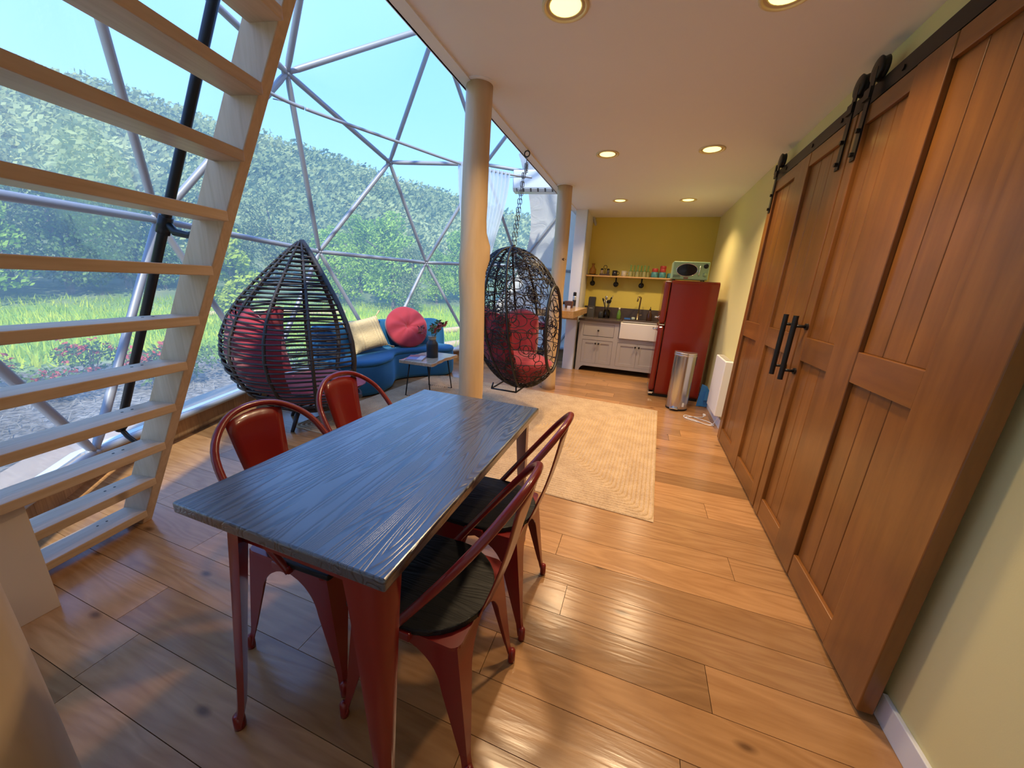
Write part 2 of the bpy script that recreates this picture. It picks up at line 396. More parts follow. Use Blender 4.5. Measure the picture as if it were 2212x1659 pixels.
# ------------------------------------------------------------------ rigid walls, loft
CZ = 2.69; WX = 1.03; YB = 7.12
struct(MB().bx(WX, WX+.1, -.82, YB+.06, 0, CZ).build('wall_right', M_wallR))
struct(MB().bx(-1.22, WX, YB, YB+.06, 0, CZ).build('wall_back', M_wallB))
w = struct(MB().bx(-1.22, -1.03, 6.42, YB, 0, CZ).build('wall_partition', M_white, bevel=.004))
MB().bx(-1.034, -1.022, 6.418, 6.46, 0, CZ).build('corner_bead', mat('grey_bead', (.45, .43, .38), .5), w)
cl = struct(MB().bx(-1.29, WX+.1, -.45, YB+.02, CZ, CZ+.24).build('ceiling', M_ceil))
MB().bx(-1.305, -1.29, -.45, YB, CZ-.012, CZ+.25).build('fascia', M_ceil, cl)
MB().bx(-1.30, -1.215, -.45, YB-.7, CZ-.012, CZ).build('edge_trim', M_ceil, cl)
struct(MB().bx(WX-.016, WX, 4.16, YB, 0, .105).build('baseboard_right', M_white, bevel=.003))
struct(MB().bx(WX-.016, WX, -.82, 1.36, 0, .105).build('baseboard_near', M_white, bevel=.003))

# log posts under the loft edge
def log_post(x, y, r0, r1, seed, label, bend=()):
    t = thing('log_post', label, 'post', (x, y, 0)); rr = random.Random(seed); n = 28; rings = 30
    m = MB(); vs = []
    bumps = list(bend)+[(rr.uniform(.3, 2.5), rr.uniform(0, 6.28), rr.uniform(.004, .010)) for _ in range(5)]
    for i in range(rings+1):
        z = CZ*i/rings; f = i/rings; r = r0+(r1-r0)*f
        ox = .03*sin(z*1.6+seed)*f*(1-f)*2.5-.03*(1-f)*(seed == 1); oy = .02*cos(z*1.9+seed)*f*(1-f)*2
        for k in range(n):
            a = 2*pi*k/n; rad = r
            for bz, ba, bh in bumps:
                da = (a-ba+pi) % (2*pi)-pi; rad += bh*math.exp(-((z-bz)/.10)**2-(da/.55)**2)
            rad += .003*mnoise.noise(Vector((cos(a)*2, sin(a)*2, z*2+seed)))
            vs.append((ox+rad*cos(a), oy+rad*sin(a), z))
    fs = [(i*n+k, i*n+(k+1) % n, (i+1)*n+(k+1) % n, (i+1)*n+k) for i in range(rings) for k in range(n)]
    fs += [tuple(range(n))[::-1], tuple(rings*n+k for k in range(n))]
    m.add(vs, fs); m.build('trunk', M_log, t, smooth=True)
    for j, (bz, ba, bh) in enumerate(bumps[:1]):
        c = Vector(((r0+r1)/2*cos(ba)*1.0, (r0+r1)/2*sin(ba), bz)); q = Vector((cos(ba), sin(ba), 0)).to_track_quat('Z', 'X').to_matrix()
        MB().lathe([(.020, 0), (.017, .010), (.010, .012), (0, .008)], 10, c=c, rot=q, sy=1.7).build('knot', mat('knot_dark', (.10, .05, .025), .6), t, smooth=True)
    MB().lathe([(r1+.012, CZ-.008), (r1+.022, CZ-.006), (r1+.022, CZ)], 28).build('collar', M_ceil, t)
    return t
log_post(-1.19, 2.52, .098, .088, 1, 'peeled log post holding the loft edge behind the dining table', [(1.58, -2.15, .012), (1.66, .40, .045), (1.45, -2.3, .01)])
log_post(-1.12, 4.98, .10, .095, 4, 'peeled log post behind the hanging chair at the end of the bar', [(1.80, -.65, .008), (1.2, .2, .012)])
log_post(-1.32, .16, .10, .095, 2, 'peeled log post at the foot of the ladder, rising past the frame', [(.37, 2.6, .02), (.37, -.2, .035), (.2, -.3, .02)])

# ------------------------------------------------------------------ recessed lights
M_bulb = mat('lamp_glow', (1, .8, .45), .5, emit=(1, .74, .20), estr=2.4)
M_trim = mat('lamp_trim', (.75, .62, .35), .4)
lights = [(-.515, 1.985), (-.50, 3.93), (.40, 3.96), (-.49, 5.83), (.41, 5.87), (.40, 2.14)]
where = ['over the dining table', 'before the hanging chair post', 'above the far barn door', 'in front of the kitchen sink', 'above the red refrigerator', 'above the near barn door']
for (x, y), wh in zip(lights, where):
    t = thing('recessed_light', 'round glowing recessed ceiling light '+wh, 'ceiling light', (x, y, CZ), group='recessed lights in the loft ceiling')
    MB().lathe([(.108, 0), (.108, -.006), (.096, -.011), (.092, -.006), (.088, -.001)], 32).build('trim_ring', M_trim, t, smooth=True)
    for k, r in enumerate((.0885, .084, .0795)): MB().lathe([(r, -.0005-.001*k), (r-.001, -.004), (r-.004, -.001)], 32).build('baffle', M_trim, t, smooth=True)
    MB().lathe([(.078, -.001), (.055, -.007), (0, -.009)], 24).build('lens', M_bulb, t, smooth=True)
    ld = bpy.data.lights.new('downlight', 'AREA'); ld.shape = 'DISK'; ld.size = .15; ld.energy = 13; ld.color = (1, .72, .42); ld.spread = radians(120)
    lo = bpy.data.objects.new('downlight', ld); COL.objects.link(lo); lo.parent = t; lo.location = (0, 0, -.012)

# ------------------------------------------------------------------ ladder to the loft
LRZ = atan2(.022, .113); lad = thing('loft_ladder', 'steep pine ladder stair with open treads leaning on the loft', 'ladder', (-2.535, .98, 0), LRZ)
SL = .1151/.226; TH = .05; WIN = .66
for sgn, y0, y1 in ((1, 0, TH), (-1, -WIN-TH, -WIN)):
    xt = 1.235
    zf = xt/SL; dep = .155
    poly = [(0, 0), (xt, zf), (xt, (xt+dep)/SL), (-dep, 0)]
    M_ = Matrix(((1, 0, 0), (0, 0, 1), (0, 1, 0)))
    MB().prism(poly, y0, y1, M_).build('stringer', M_pine, lad, bevel=.004)
for i in range(11):
    z = .1+.226*i; xf = z*SL-.002
    tr_ = MB().box((0, 0, 0), (.145, WIN+.004, .042)).build('tread', M_pineY, lad, bevel=.004, loc=(xf-.145/2+.002, -WIN/2, z-.021))
    if i < 9:
        for dy in (.12, .16): MB().cyl((-.02, WIN/2-dy, .018), (-.02, WIN/2-dy, .0225), .005, n=8).build('screw_head', mat('screw', (.1, .08, .06), .4, metal=.8), tr_)
lb = thing('stringer_stand_in', 'pale upright board standing in for the near stringer of the ladder', 'board', (-2.205, .415, 0), 0)  # upright board takes the place of the near stringer, which lies out of frame
MB().box((0, 0, .26), (.018, .24, .52), R3(0, -.02, 0)).build('panel', mat('plywood', (.62, .47, .33), .55, var=.08, vscale=3, bump=.05, bscale=40, stretch=(1, 1, .2)), lb, bevel=.002)
# handrail behind the far stringer
hr = thing('handrail', 'black pipe handrail bracketed behind the far side of the pine ladder', 'handrail', (-2.535, .98, 0), LRZ)
p = lambda z, o=.0: Vector((z*SL-.32+o, .025, z))
MB().tube([p(.60), p(2.66)], .0185, 14).build('pipe', M_black, hr, smooth=True)
MB().tube([p(.575), p(.60), p(.63)], [.022, .028, .024], 14).build('end_fitting', M_black, hr, smooth=True)
MB().tube([p(.62), p(.585), p(.56)+Vector((.05, 0, -.02)), p(.50)+Vector((.185, 0, -.03))], .012, 10).build('bracket_arm', M_black, hr, smooth=True)
for z in (1.62, 2.5):
    q = p(z); MB().tube([q+Vector((-.005, 0, .03)), q+Vector((.05, 0, -.03)), q+Vector((.12, 0, -.04)), q+Vector((.175, 0, -.03))], [.014, .017, .015, .02], 10).build('bracket_arm', M_black, hr, smooth=True)
    MB().tube([p(z-.035), p(z+.035)], .0255, 14).build('clamp', M_black, hr, smooth=True)
# ------------------------------------------------------------------ dining table
def grainwood(name, c1, c2, axis, rough, bump, scale=1., coat=.7):
    m, t, b = nt_new(name); n = t.nodes; l = t.links
    tc = n.new('ShaderNodeTexCoord'); sc = [9.*scale]*3; sc[axis] = .55*scale
    mp = n.new('ShaderNodeMapping'); mp.inputs['Scale'].default_value = sc; l.new(tc.outputs['Object'], mp.inputs[0])
    nz = n.new('ShaderNodeTexNoise'); nz.inputs['Scale'].default_value = .75; nz.inputs['Detail'].default_value = 2.5; nz.inputs['Distortion'].default_value = .45; l.new(mp.outputs[0], nz.inputs['Vector'])
    mu = n.new('ShaderNodeMath'); mu.operation = 'MULTIPLY'; mu.inputs[1].default_value = 42.; l.new(nz.outputs['Fac'], mu.inputs[0])
    pp = n.new('ShaderNodeMath'); pp.operation = 'PINGPONG'; pp.inputs[1].default_value = .5; l.new(mu.outputs[0], pp.inputs[0])
    rg = n.new('ShaderNodeMapRange'); rg.inputs[1].default_value = .08; rg.inputs[2].default_value = .30; l.new(pp.outputs[0], rg.inputs[0])
    mx = n.new('ShaderNodeMix'); mx.data_type = 'RGBA'; mx.inputs[6].default_value = (*c1, 1); mx.inputs[7].default_value = (*c2, 1); l.new(rg.outputs[0], mx.inputs[0])
    l.new(mx.outputs[2], b.inputs['Base Color']); b.inputs['Roughness'].default_value = rough; b.inputs['Specular IOR Level'].default_value = .7; b.inputs['Coat Weight'].default_value = coat; b.inputs['Coat Roughness'].default_value = .24
    bp = n.new('ShaderNodeBump'); bp.inputs['Strength'].default_value = bump; bp.inputs['Distance'].default_value = .006
    l.new(rg.outputs[0], bp.inputs['Height']); l.new(bp.outputs[0], b.inputs['Normal'])
    return m
M_dark = grainwood('black_stained_wood', (.004, .005, .007), (.036, .046, .062), 1, .29, .26, 1., .9)
M_dseat = grainwood('black_stained_seat', (.003, .003, .003), (.007, .0065, .006), 0, .5, .2, 1.3, 0.)
M_dseat.node_tree.nodes['Principled BSDF'].inputs['Specular IOR Level'].default_value = .3
M_red = mat('red_enamel', (.17, .009, .008), .28, spec=.5, coat=.25)
M_rub = mat('rubber', (.02, .018, .018), .7)
TX, TY, TZ = -.779, 1.118, .83
tb = thing('dining_table', 'dining table with black-stained grained wood top and red metal legs', 'table', (TX, TY, 0))
MB().bx(-.349, .349, -.617, .617, TZ-.034, TZ).build('tabletop', M_dark, tb, bevel=.006, seg=3)
def taper_leg(top, foot, diag, wt, wb, parent, name='leg', ztop=.79):
    m = MB(); vs = []; n = 9; d = Vector((*diag, 0)).normalized(); s = Vector((-d.y, d.x, 0))
    for i in range(n+1):
        f = i/n; z = ztop*(1-f)
        g = f**.85; w = (wt+(wb-wt)*g)/2; c = Vector((*top, 0)).lerp(Vector((*foot, 0)), f); c.z = z
        if f > .88: c += d*(.012*(f-.88)/.12)
        dp = .030-.012*f
        for q in ((-w, -dp*.2), (-w*.55, dp*.75), (0, dp), (w*.55, dp*.75), (w, -dp*.2), (w*.5, -dp*.25), (-w*.5, -dp*.25)): vs.append(c+s*q[0]+d*q[1])
    k = 7
    fs = [(i*k+j, i*k+(j+1) % k, (i+1)*k+(j+1) % k, (i+1)*k+j) for i in range(n) for j in range(k)]+[tuple(range(k)), tuple(n*k+j for j in range(k))]
    m.add(vs, fs); o = m.build(name, M_red, parent, autos=True)
    f3 = Vector((*foot, 0))+d*.012
    MB().lathe([(.0165, 0), (.0175, .012), (.0165, .05), (.008, .055)], 12, c=f3).build('foot_cap', M_rub if False else M_red, o, smooth=True)
    return o
for (tx, fx) in ((-.165, -.262), (.275, .305)):
    for sy in (-1, 1):
        taper_leg((tx, sy*.565), (fx, sy*.60), (1 if tx > 0 else -1, sy), .135, .034, tb)
MB().bx(-.17, .28, -.575, -.555, .735, .795).build('apron', M_red, tb); MB().bx(-.17, .28, .555, .575, .735, .795).build('apron', M_red, tb)
MB().bx(-.175, -.155, -.565, .565, .735, .795).build('apron', M_red, tb); MB().bx(.265, .285, -.565, .565, .735, .795).build('apron', M_red, tb)

# ------------------------------------------------------------------ metal dining chairs
def make_chair(label, loc, rz):
    t = thing('dining_chair', label, 'chair', loc, rz, 'red metal dining chairs at the table')
    ZT = .472; tops = {}; feet = {}
    for sx in (-1, 1):
        for sy in (-1, 1): tops[sx, sy] = Vector((sx*.178, sy*.172, ZT)); feet[sx, sy] = Vector((sx*.232, sy*.190, .02))
    nd = 26
    for key in tops:
        m = MB()
        for nk in ((-key[0], key[1]), (key[0], -key[1])):
            vs = []
            for i in range(nd+1):
                d = i/nd; a = tops[key].lerp(feet[key], d); b = tops[nk].lerp(feet[nk], d)
                u = (b-a).normalized(); half = (b-a).length/2
                if d < .09: w = half
                elif d < .36:
                    q = (d-.09)/.27; w = .066+(half-.066)*(1-sqrt(max(0, 1-(1-q)**2)))
                else: w = .066+(.020-.066)*min(1, (d-.36)/.52)
                kick = Vector((key[0], key[1], 0)).normalized()*(.010*max(0, (d-.86)/.14))
                vs += [a+kick, a+kick+u*min(w, half)]
            m.add(vs, [(2*i, 2*i+1, 2*i+3, 2*i+2) for i in range(nd)])
        lg = m.build('leg', M_red, t, solid=.005)
        f = feet[key]+Vector((key[0], key[1], 0)).normalized()*.003
        MB().lathe([(.014, 0), (.015, .012), (.014, .055), (.006, .062)], 10, c=(f.x, f.y, 0)).build('foot', M_red, lg, smooth=True)
    MB().prism(rrect(.37, .36, .03), .462, .474).build('seat_pan', M_red, t)
    poly = [(.196, -.183), (.200, -.17), (.200, .17), (.196, .183)]+[(-.01+.0-.195*sin(a), .19*cos(a)) for a in [pi*k/16 for k in range(17)]]
    MB().prism(poly, .474, .496).build('seat', M_dseat, t, bevel=.004)
    for sy in (-1, 1): MB().box((.0, sy*.188, .470), (.08, .02, .03)).build('bracket', M_red, t, bevel=.004)
    pts = sm([(.035, -.192, .462), (-.05, -.208, .58), (-.155, -.216, .725), (-.245, -.19, .85), (-.302, -.105, .928), (-.318, 0, .950),
              (-.302, .105, .928), (-.245, .19, .85), (-.155, .216, .725), (-.05, .208, .58), (.035, .192, .462)], 5)
    MB().tube(pts, .0125, 10).build('back_frame', M_red, t, smooth=True)
    def sp(u, v):
        w = .064+.046*v; x = -.192-.114*v-.012*sin(v*pi)-.012*(1-abs(2*u-1))
        return Vector((x, (2*u-1)*w, .475+(.930-.022*(2*u-1)**2-.475)*v))
    MB().grid(sp, 6, 10).build('back_splat', M_red, t, solid=.004, smooth=True)
    return t
ch = make_chair('red metal chair with arched back at the near corner of the table, barn door side', (-.525, .85, 0), pi)
for lb, loc, rz in (('red metal chair with arched back, barn door side, next to the rug', (-.520, 1.33, 0), pi+.02),
                    ('red metal chair with arched back, on the window side, beside the ladder', (-1.04, .90, 0), .0),
                    ('red metal chair with arched back, on the window side, beside the teardrop chair', (-1.12, 1.40, 0), -.03)):
    c = copy_tree(ch); c['label'] = lb; c.location = loc; c.rotation_euler = (0, 0, rz)

# ------------------------------------------------------------------ jute rug
M_jute, t, b = nt_new('jute'); n = t.nodes; l = t.links
tc = n.new('ShaderNodeTexCoord'); wv = n.new('ShaderNodeTexNoise'); wv.inputs['Scale'].default_value = 75; wv.inputs['Detail'].default_value = 3
n2 = n.new('ShaderNodeTexNoise'); n2.inputs['Scale'].default_value = 7; n2.inputs['Detail'].default_value = 4
l.new(tc.outputs['Object'], wv.inputs['Vector']); l.new(tc.outputs['Object'], n2.inputs['Vector'])
mx = n.new('ShaderNodeMix'); mx.data_type = 'RGBA'; mx.inputs[6].default_value = (.36, .23, .115, 1); mx.inputs[7].default_value = (.62, .45, .26, 1)
ad = n.new('ShaderNodeMath'); ad.operation = 'ADD'; l.new(wv.outputs['Fac'], ad.inputs[0]); l.new(n2.outputs['Fac'], ad.inputs[1])
sb = n.new('ShaderNodeMath'); sb.operation = 'SUBTRACT'; sb.inputs[1].default_value = .45; l.new(ad.outputs[0], sb.inputs[0])
l.new(sb.outputs[0], mx.inputs[0]); l.new(mx.outputs[2], b.inputs['Base Color']); b.inputs['Roughness'].default_value = .9
bp = n.new('ShaderNodeBump'); bp.inputs['Strength'].default_value = .8; bp.inputs['Distance'].default_value = .008; l.new(wv.outputs['Fac'], bp.inputs['Height']); l.new(bp.outputs[0], b.inputs['Normal'])
rug = thing('jute_rug', 'rectangular tan braided jute rug with concentric rows on oak floor', 'rug', (-1.33, 3.52, 0), -.045)
RX, RY, SP = 1.66, 1.225, .0305
MB().bx(-RX, RX, -RY, RY, .0005, .005).build('backing', M_jute, rug)
k = 0; rr = random.Random(2)
while RY-SP*k > .012:
    hx, hy = RX-SP*k-SP/2, max(RY-SP*k-SP/2, .004); r = min(.05, hy*.9); m = MB()
    base = rrect(2*hx, 2*hy, r, 3); P = []
    for i in range(len(base)):
        a, b_ = Vector((*base[i], 0)), Vector((*base[(i+1) % len(base)], 0)); nn = max(1, int((b_-a).length/.05))
        P += [a.lerp(b_, j/nn) for j in range(nn)]
    vs = []; N = len(P)
    for i, q in enumerate(P):
        d = (P[(i+1) % N]-P[i-1]).normalized(); nr = Vector((d.y, -d.x, 0)); w = SP*.5; wob = .0015*rr.uniform(-1, 1); up = .0115+.002*(i % 2)
        for o, z in ((-w, .004), (-w*.55, up*.85), (0, up), (w*.55, up*.85), (w, .004)): vs.append(q+nr*(o+wob)+Vector((0, 0, z)))
    m.add(vs, [(i*5+j, i*5+j+1, ((i+1) % N)*5+j+1, ((i+1) % N)*5+j) for i in range(N) for j in range(4)])
    m.build('braid', M_jute, rug, smooth=True); k += 1

# ------------------------------------------------------------------ teardrop wicker chair
M_wick = mat('dark_wicker', (.028, .022, .020), .5, bump=.5, bscale=120)
M_cush = mat('red_cotton', (.34, .026, .040), .85, sheen=.3, bump=.35, bscale=14, var=.12, vscale=5)
TDX, TDY, TDA = -2.95, 2.60, radians(50)
PRS = 1.04
td = thing('teardrop_chair', 'dark wicker teardrop chair of horizontal strands with pointed top', 'chair', (TDX, TDY, 0), TDA)
PR = [(.20, .27), (.24, .36), (.32, .47), (.45, .58), (.6, .65), (.75, .675), (.9, .655), (1.05, .595), (1.2, .50), (1.35, .375), (1.5, .24), (1.6, .145), (1.67, .075), (1.715, .02)]
def tdr(z):
    for i in range(len(PR)-1):
        if PR[i][0] <= z <= PR[i+1][0]:
            f = (z-PR[i][0])/(PR[i+1][0]-PR[i][0]); return PRS*(PR[i][1]+(PR[i+1][1]-PR[i][1])*f)
    return PR[0][1] if z < PR[0][0] else PR[-1][1]
def tda(z):   # half angle of the opening at height z
    return radians(18+47*min(1, max(0, (z-.24)/.16)))
ribs = [radians(a) for a in (92, 120, 148, 180, 212, 240, 268)]
nst = 38
for i in range(nst):
    z = .235+(1.66-.235)*(i/(nst-1)); a0 = tda(z); N = 40; pts = []
    for j in range(N+1):
        a = a0+(2*pi-2*a0)*j/N; r = tdr(z)+.010*cos((a-ribs[0])*2*pi/radians(56)+(pi if i % 2 else 0))
        pts.append((r*cos(a), r*sin(a), z+.004*sin(a*5+i)))
    MB().tube(pts, .0085, 6).build('strand', M_wick, td, smooth=True)
for a in ribs:
    MB().tube([(tdr(z)*cos(a), tdr(z)*sin(a), z) for z in [.2+1.51*k/30 for k in range(31)]], [.016-.006*k/30 for k in range(31)], 8).build('rib', M_wick, td, smooth=True)
zs = [.26+1.455*k/34 for k in range(35)]
rim = [(tdr(z)*cos(tda(z)), tdr(z)*sin(tda(z)), z) for z in zs]; rim2 = [(tdr(z)*cos(tda(z)), -tdr(z)*sin(tda(z)), z) for z in zs]
front = [(tdr(.26)*cos(a), tdr(.26)*sin(a), .26) for a in [-tda(.26)+2*tda(.26)*k/8 for k in range(9)]]
MB().tube(rim[::-1]+front[::-1][1:-1]+rim2, .022, 10).build('rim_frame', M_wick, td, smooth=True)
MB().tube([(tdr(.2)*cos(a), tdr(.2)*sin(a), .2) for a in [2*pi*k/40 for k in range(40)]], .018, 8, closed=True).build('base_ring', M_wick, td, smooth=True)
for k in range(6): MB().tube([(tdr(.2)*cos(pi*k/6), tdr(.2)*sin(pi*k/6), .2), (-tdr(.2)*cos(pi*k/6), -tdr(.2)*sin(pi*k/6), .2)], .009, 6).build('base_slat', M_wick, td, smooth=True)
MB().lathe([(.0, 1.735), (.018, 1.728), (.03, 1.70), (.05, 1.66), (.02, 1.65)], 12).build('top_cap', M_wick, td, smooth=True)
for k in range(4):
    a = pi/4+k*pi/2; MB().tube([(.22*cos(a), .22*sin(a), .205), (.33*cos(a), .33*sin(a), 0)], [.022, .016], 10).build('leg', M_wick, td, smooth=True)
cu_ = thing('chair_cushion', 'red cotton cushion sitting inside the teardrop wicker chair', 'cushion', (TDX, TDY, 0), TDA)
def padseat(u, v):
    a = 2*pi*u; r = .47*v; return Vector((r*cos(a), r*sin(a), .40+.05*sqrt(max(0, 1-v**4))+.012*sin(a*6)*v))
m = MB(); m.grid(padseat, 36, 8); m.grid(lambda u, v: Vector((.47*cos(2*pi*u)*(1-.35*v), .47*sin(2*pi*u)*(1-.35*v), .40-.13*v)), 36, 4)
m.build('seat_pad', M_cush, cu_, smooth=True)
def backpad(side):
    def f(u, v):
        a = radians(112)+radians(136)*u; z = .42+.62*v
        e = (4*u*(1-u))**.35*(4*v*(1-v))**.35
        top = .055*sin(a*7)*v*v+.08*v*(1-abs(2*u-1)**2)
        r = tdr(z)-.075-(.13*e if side else -.045*e)+.012*mnoise.noise(Vector((a*3, z*5, side*3)))
        return Vector((r*cos(a), r*sin(a), z+top))
    return f
m = MB(); m.grid(backpad(0), 30, 16); m.grid(backpad(1), 30, 16); m.build('back_pad', M_cush, cu_, smooth=True)

# ------------------------------------------------------------------ hanging egg chair
HX, HY = -1.22, 3.67; HCZ = 1.085; HA, HB, HC = .50, .46, .725
hg = thing('hanging_chair', 'black looped wicker egg chair hanging on a chain from the loft edge', 'chair', (HX, HY, HCZ), -.04)
M_rat = mat('black_rattan', (.016, .014, .013), .45)
XC = .40; XK = .065
def egg(az, el, s=1.):   # az from opening direction
    x, y, z = HA*cos(el)*cos(az), HB*cos(el)*sin(az), HC*sin(el)
    return Vector((x*s-.13*z*s, y*s, z*s))
def keep(az, el): return HA*cos(el)*cos(az) < XC+XK*sin(el)
m = MB(); rr = random.Random(11); cnt = 0
while cnt < 640:
    z = rr.uniform(-1, 1); az = rr.uniform(0, 2*pi); el = math.asin(z)
    if not keep(az, el): continue
    rad = rr.uniform(.032, .075); pts = []; ok = True; e2 = rr.uniform(.7, 1.3)
    for k in range(13):
        t_ = 2*pi*k/13; da = rad*e2*cos(t_)/(HA*max(.25, cos(el))); de = rad/e2*sin(t_)/HC
        if not keep(az+da, el+de): ok = False; break
        pts.append(egg(az+da, el+de, 1.0+rr.uniform(-.004, .006)))
    if not ok: continue
    m.tube(pts, .0042, 4, closed=True); cnt += 1
o = m.build('wicker_loops', M_rat, hg, smooth=True); o['kind'] = 'stuff'
for k in range(9):
    el = radians(-62+k*14); pts = []
    for j in range(49):
        az = pi*2*j/48
        if keep(az, el): pts.append((az, egg(az, el)))
    MB().tube([q for _, q in pts], .0042, 5).build('cross_cane', M_rat, hg, smooth=True)
for azd in (82, 112, 142, 180, 218, 248, 278):
    az = radians(azd); MB().tube([egg(az, radians(-88+176*k/30)) for k in range(31) if keep(az, radians(-88+176*k/30))], .0125, 8).build('rib', M_rat, hg, smooth=True)
def root(lo, hi):
    f = lambda e_: HA*cos(e_)-XC-XK*sin(e_)
    for _ in range(40):
        md = (lo+hi)/2
        if (f(lo) > 0) == (f(md) > 0): lo = md
        else: hi = md
    return lo
et, eb = root(0, radians(85)), root(0, radians(-85)); rimp = []
for k in range(72):   # rim: where the shell is cut
    th = 2*pi*k/72; el0 = (et+eb)/2+(et-eb)/2*sin(th); az = math.acos(max(-1, min(1, (XC+XK*sin(el0))/(HA*cos(el0)))))
    q = egg(az if cos(th) > 0 else -az, el0)
    rimp.append(q)
MB().tube(rimp, .0165, 8, closed=True).build('rim', M_rat, hg, smooth=True)
MB().tube([(-.19, -.14, -.69), (-.20, -.16, -.755), (-.20, .16, -.755), (-.19, .14, -.69)], .009, 8).build('foot_loop', M_rat, hg, smooth=True)
MB().tube([(.08, -.14, -.69), (.09, -.16, -.755), (.09, .16, -.755), (.08, .14, -.69)], .009, 8).build('foot_loop', M_rat, hg, smooth=True)
MB().tube([(-.20, -.16, -.755), (.09, -.16, -.755)], .009, 8).build('foot_bar', M_rat, hg, smooth=True)
top = egg(pi, radians(90))
MB().lathe([(.0, .03), (.02, .025), (.03, 0), (.045, -.02), (.02, -.025)], 12, c=top).build('top_knot', M_rat, hg, smooth=True)
# chain: two strands of links, spring, eye
M_ch = mat('chain_steel', (.22, .21, .20), .35, metal=.9)
cz0 = HCZ+HC+.02; link = None
nl = 17; zs_ = [.755+ (1.40-.755)*(i+.5)/nl for i in range(nl)]
xo = lambda z: .0945*(1-(z-.725)/(1.605-.725))
for sgn in (-1, 1):
    for i, z in enumerate(zs_):
        p_ = [(.0105*cos(a), 0, (.0150 if sin(a) > 0 else -.0150)+.0105*sin(a)) for a in [2*pi*j/12 for j in range(12)]]
        if link is None: link = MB().tube(p_, .0032, 6, closed=True).build('chain_link', M_ch, hg, smooth=True); lk = link
        else: lk = link.copy(); COL.objects.link(lk); lk.parent = hg
        lk.location = (-xo(z)+sgn*(.006+.012*(1-(z-.755)/.645)), 0, z); lk.rotation_euler = (0, 0, pi/2*(i % 2)+.4)
MB().tube([(.016*cos(a), .016*sin(a), 1.41+.075*a/(2*pi*6)) for a in [2*pi*6*k/72 for k in range(73)]], .0036, 6).build('spring', M_ch, hg, smooth=True)
MB().cyl((0, 0, 1.39), (0, 0, 1.545), .004, n=8).build('spring_rod', M_ch, hg)
MB().tube([(.026*cos(a), 0, 1.565+.026*sin(a)) for a in [2*pi*k/20 for k in range(20)]], .006, 8, closed=True).build('eye_ring', M_rat, hg, smooth=True)
MB().cyl((0, 0, 1.59), (0, 0, CZ-HCZ), .007, n=8).build('eye_bolt', M_rat, hg)
cu2 = thing('chair_cushion', 'red cotton cushion lying inside the hanging egg chair', 'cushion', (HX, HY, HCZ), -.04)
m = MB()
def eggc(az, el, s_):
    q = egg(az, el, s_); lim = XC-.02-.13*q.z
    if q.x > lim: q.x = lim
    return q
m.grid(lambda u, v: eggc(2*pi*u, radians(-87+v*47), .94), 44, 10)
cc_ = Vector((.0, 0, -.40))
m.grid(lambda u, v: eggc(2*pi*u, radians(-40), .94).lerp(cc_, v)+Vector((0, 0, .07*sin(pi*min(1, v*1.0))*(1-.3*v))), 44, 8)
m.build('seat_pad', M_cush, cu2, smooth=True)
def hback(side):
    def f(u, v):
        az = radians(78+204*u); el = radians(-44+(46+8*sin(u*pi)**2+5*sin(u*pi*5))*v)
        e = (4*u*(1-u))**.4*(4*v*(1-v))**.4
        return egg(az, el, .945-(.24*e if side else 0))
    return f
m = MB(); m.grid(hback(0), 40, 14); m.grid(hback(1), 40, 14); m.build('back_pad', M_cush, cu2, smooth=True)

# ------------------------------------------------------------------ curved sofa
M_vel = mat('blue_velvet', (.006, .088, .20), .75, sheen=.6, bump=.15, bscale=9, var=.25, vscale=3.)
M_vel.node_tree.nodes['Principled BSDF'].inputs['Sheen Tint'].default_value = (.25, .65, 1, 1)
sf = thing('curved_sofa', 'curved blue velvet sofa with kidney-shaped seat against the window', 'sofa')
I_ = sm([(-3.44, 3.20), (-3.18, 3.25), (-2.98, 3.52), (-3.02, 3.87), (-3.19, 4.22), (-3.02, 4.55), (-2.74, 4.80), (-2.74, 5.06), (-2.95, 5.26)], 6)
O_ = sm([(-3.52, 3.16), (-3.70, 3.26), (-3.745, 3.5), (-3.735, 3.8), (-3.67, 4.15), (-3.55, 4.52), (-3.40, 4.83), (-3.24, 5.07), (-3.06, 5.28)], 6)
def loft_profile(A, B, prof, name, mt, parent):
    m = MB(); vs = []; k = len(prof); N = len(A)
    for i in range(N):
        f = i/(N-1); endf = min(1, 8*f, 8*(1-f)); sh = sqrt(max(0, 1-(1-endf)**2))*.30+.70
        a, b2 = Vector((A[i].x, A[i].y, 0)), Vector((B[i].x, B[i].y, 0))
        for w_, z in prof: q = a.lerp(b2, w_); vs.append((q.x, q.y, .02+(z-.02)*(sh if z > .2 else 1)))
    fs = [(i*k+j, i*k+(j+1) % k, (i+1)*k+(j+1) % k, (i+1)*k+j) for i in range(N-1) for j in range(k)]+[tuple(range(k)), tuple((N-1)*k+j for j in range(k))]
    m.add(vs, fs); return m.build(name, mt, parent, smooth=True)
loft_profile(I_, O_, [(.03, .02), (.0, .06), (-.01, .2), (0, .34), (.01, .375), (.03, .385)]+[(.9, .385), (.9, .02)], 'seat_base', M_vel, sf)
loft_profile(I_, O_, [(.03, .382), (0, .39), (-.012, .405), (-.005, .425), (.03, .445), (.15, .455), (.8, .452), (.86, .44), (.86, .384)], 'seat_cushion', M_vel, sf)
BI = [I_[i].lerp(O_[i], .70) for i in range(len(I_))]
loft_profile(BI, O_, [(.02, .30), (-.02, .5), (.0, .74), (.12, .82), (.35, .852), (.65, .852), (.88, .82), (1.0, .74), (1.02, .5), (1.0, .02), (.1, .02)], 'backrest', M_vel, sf)
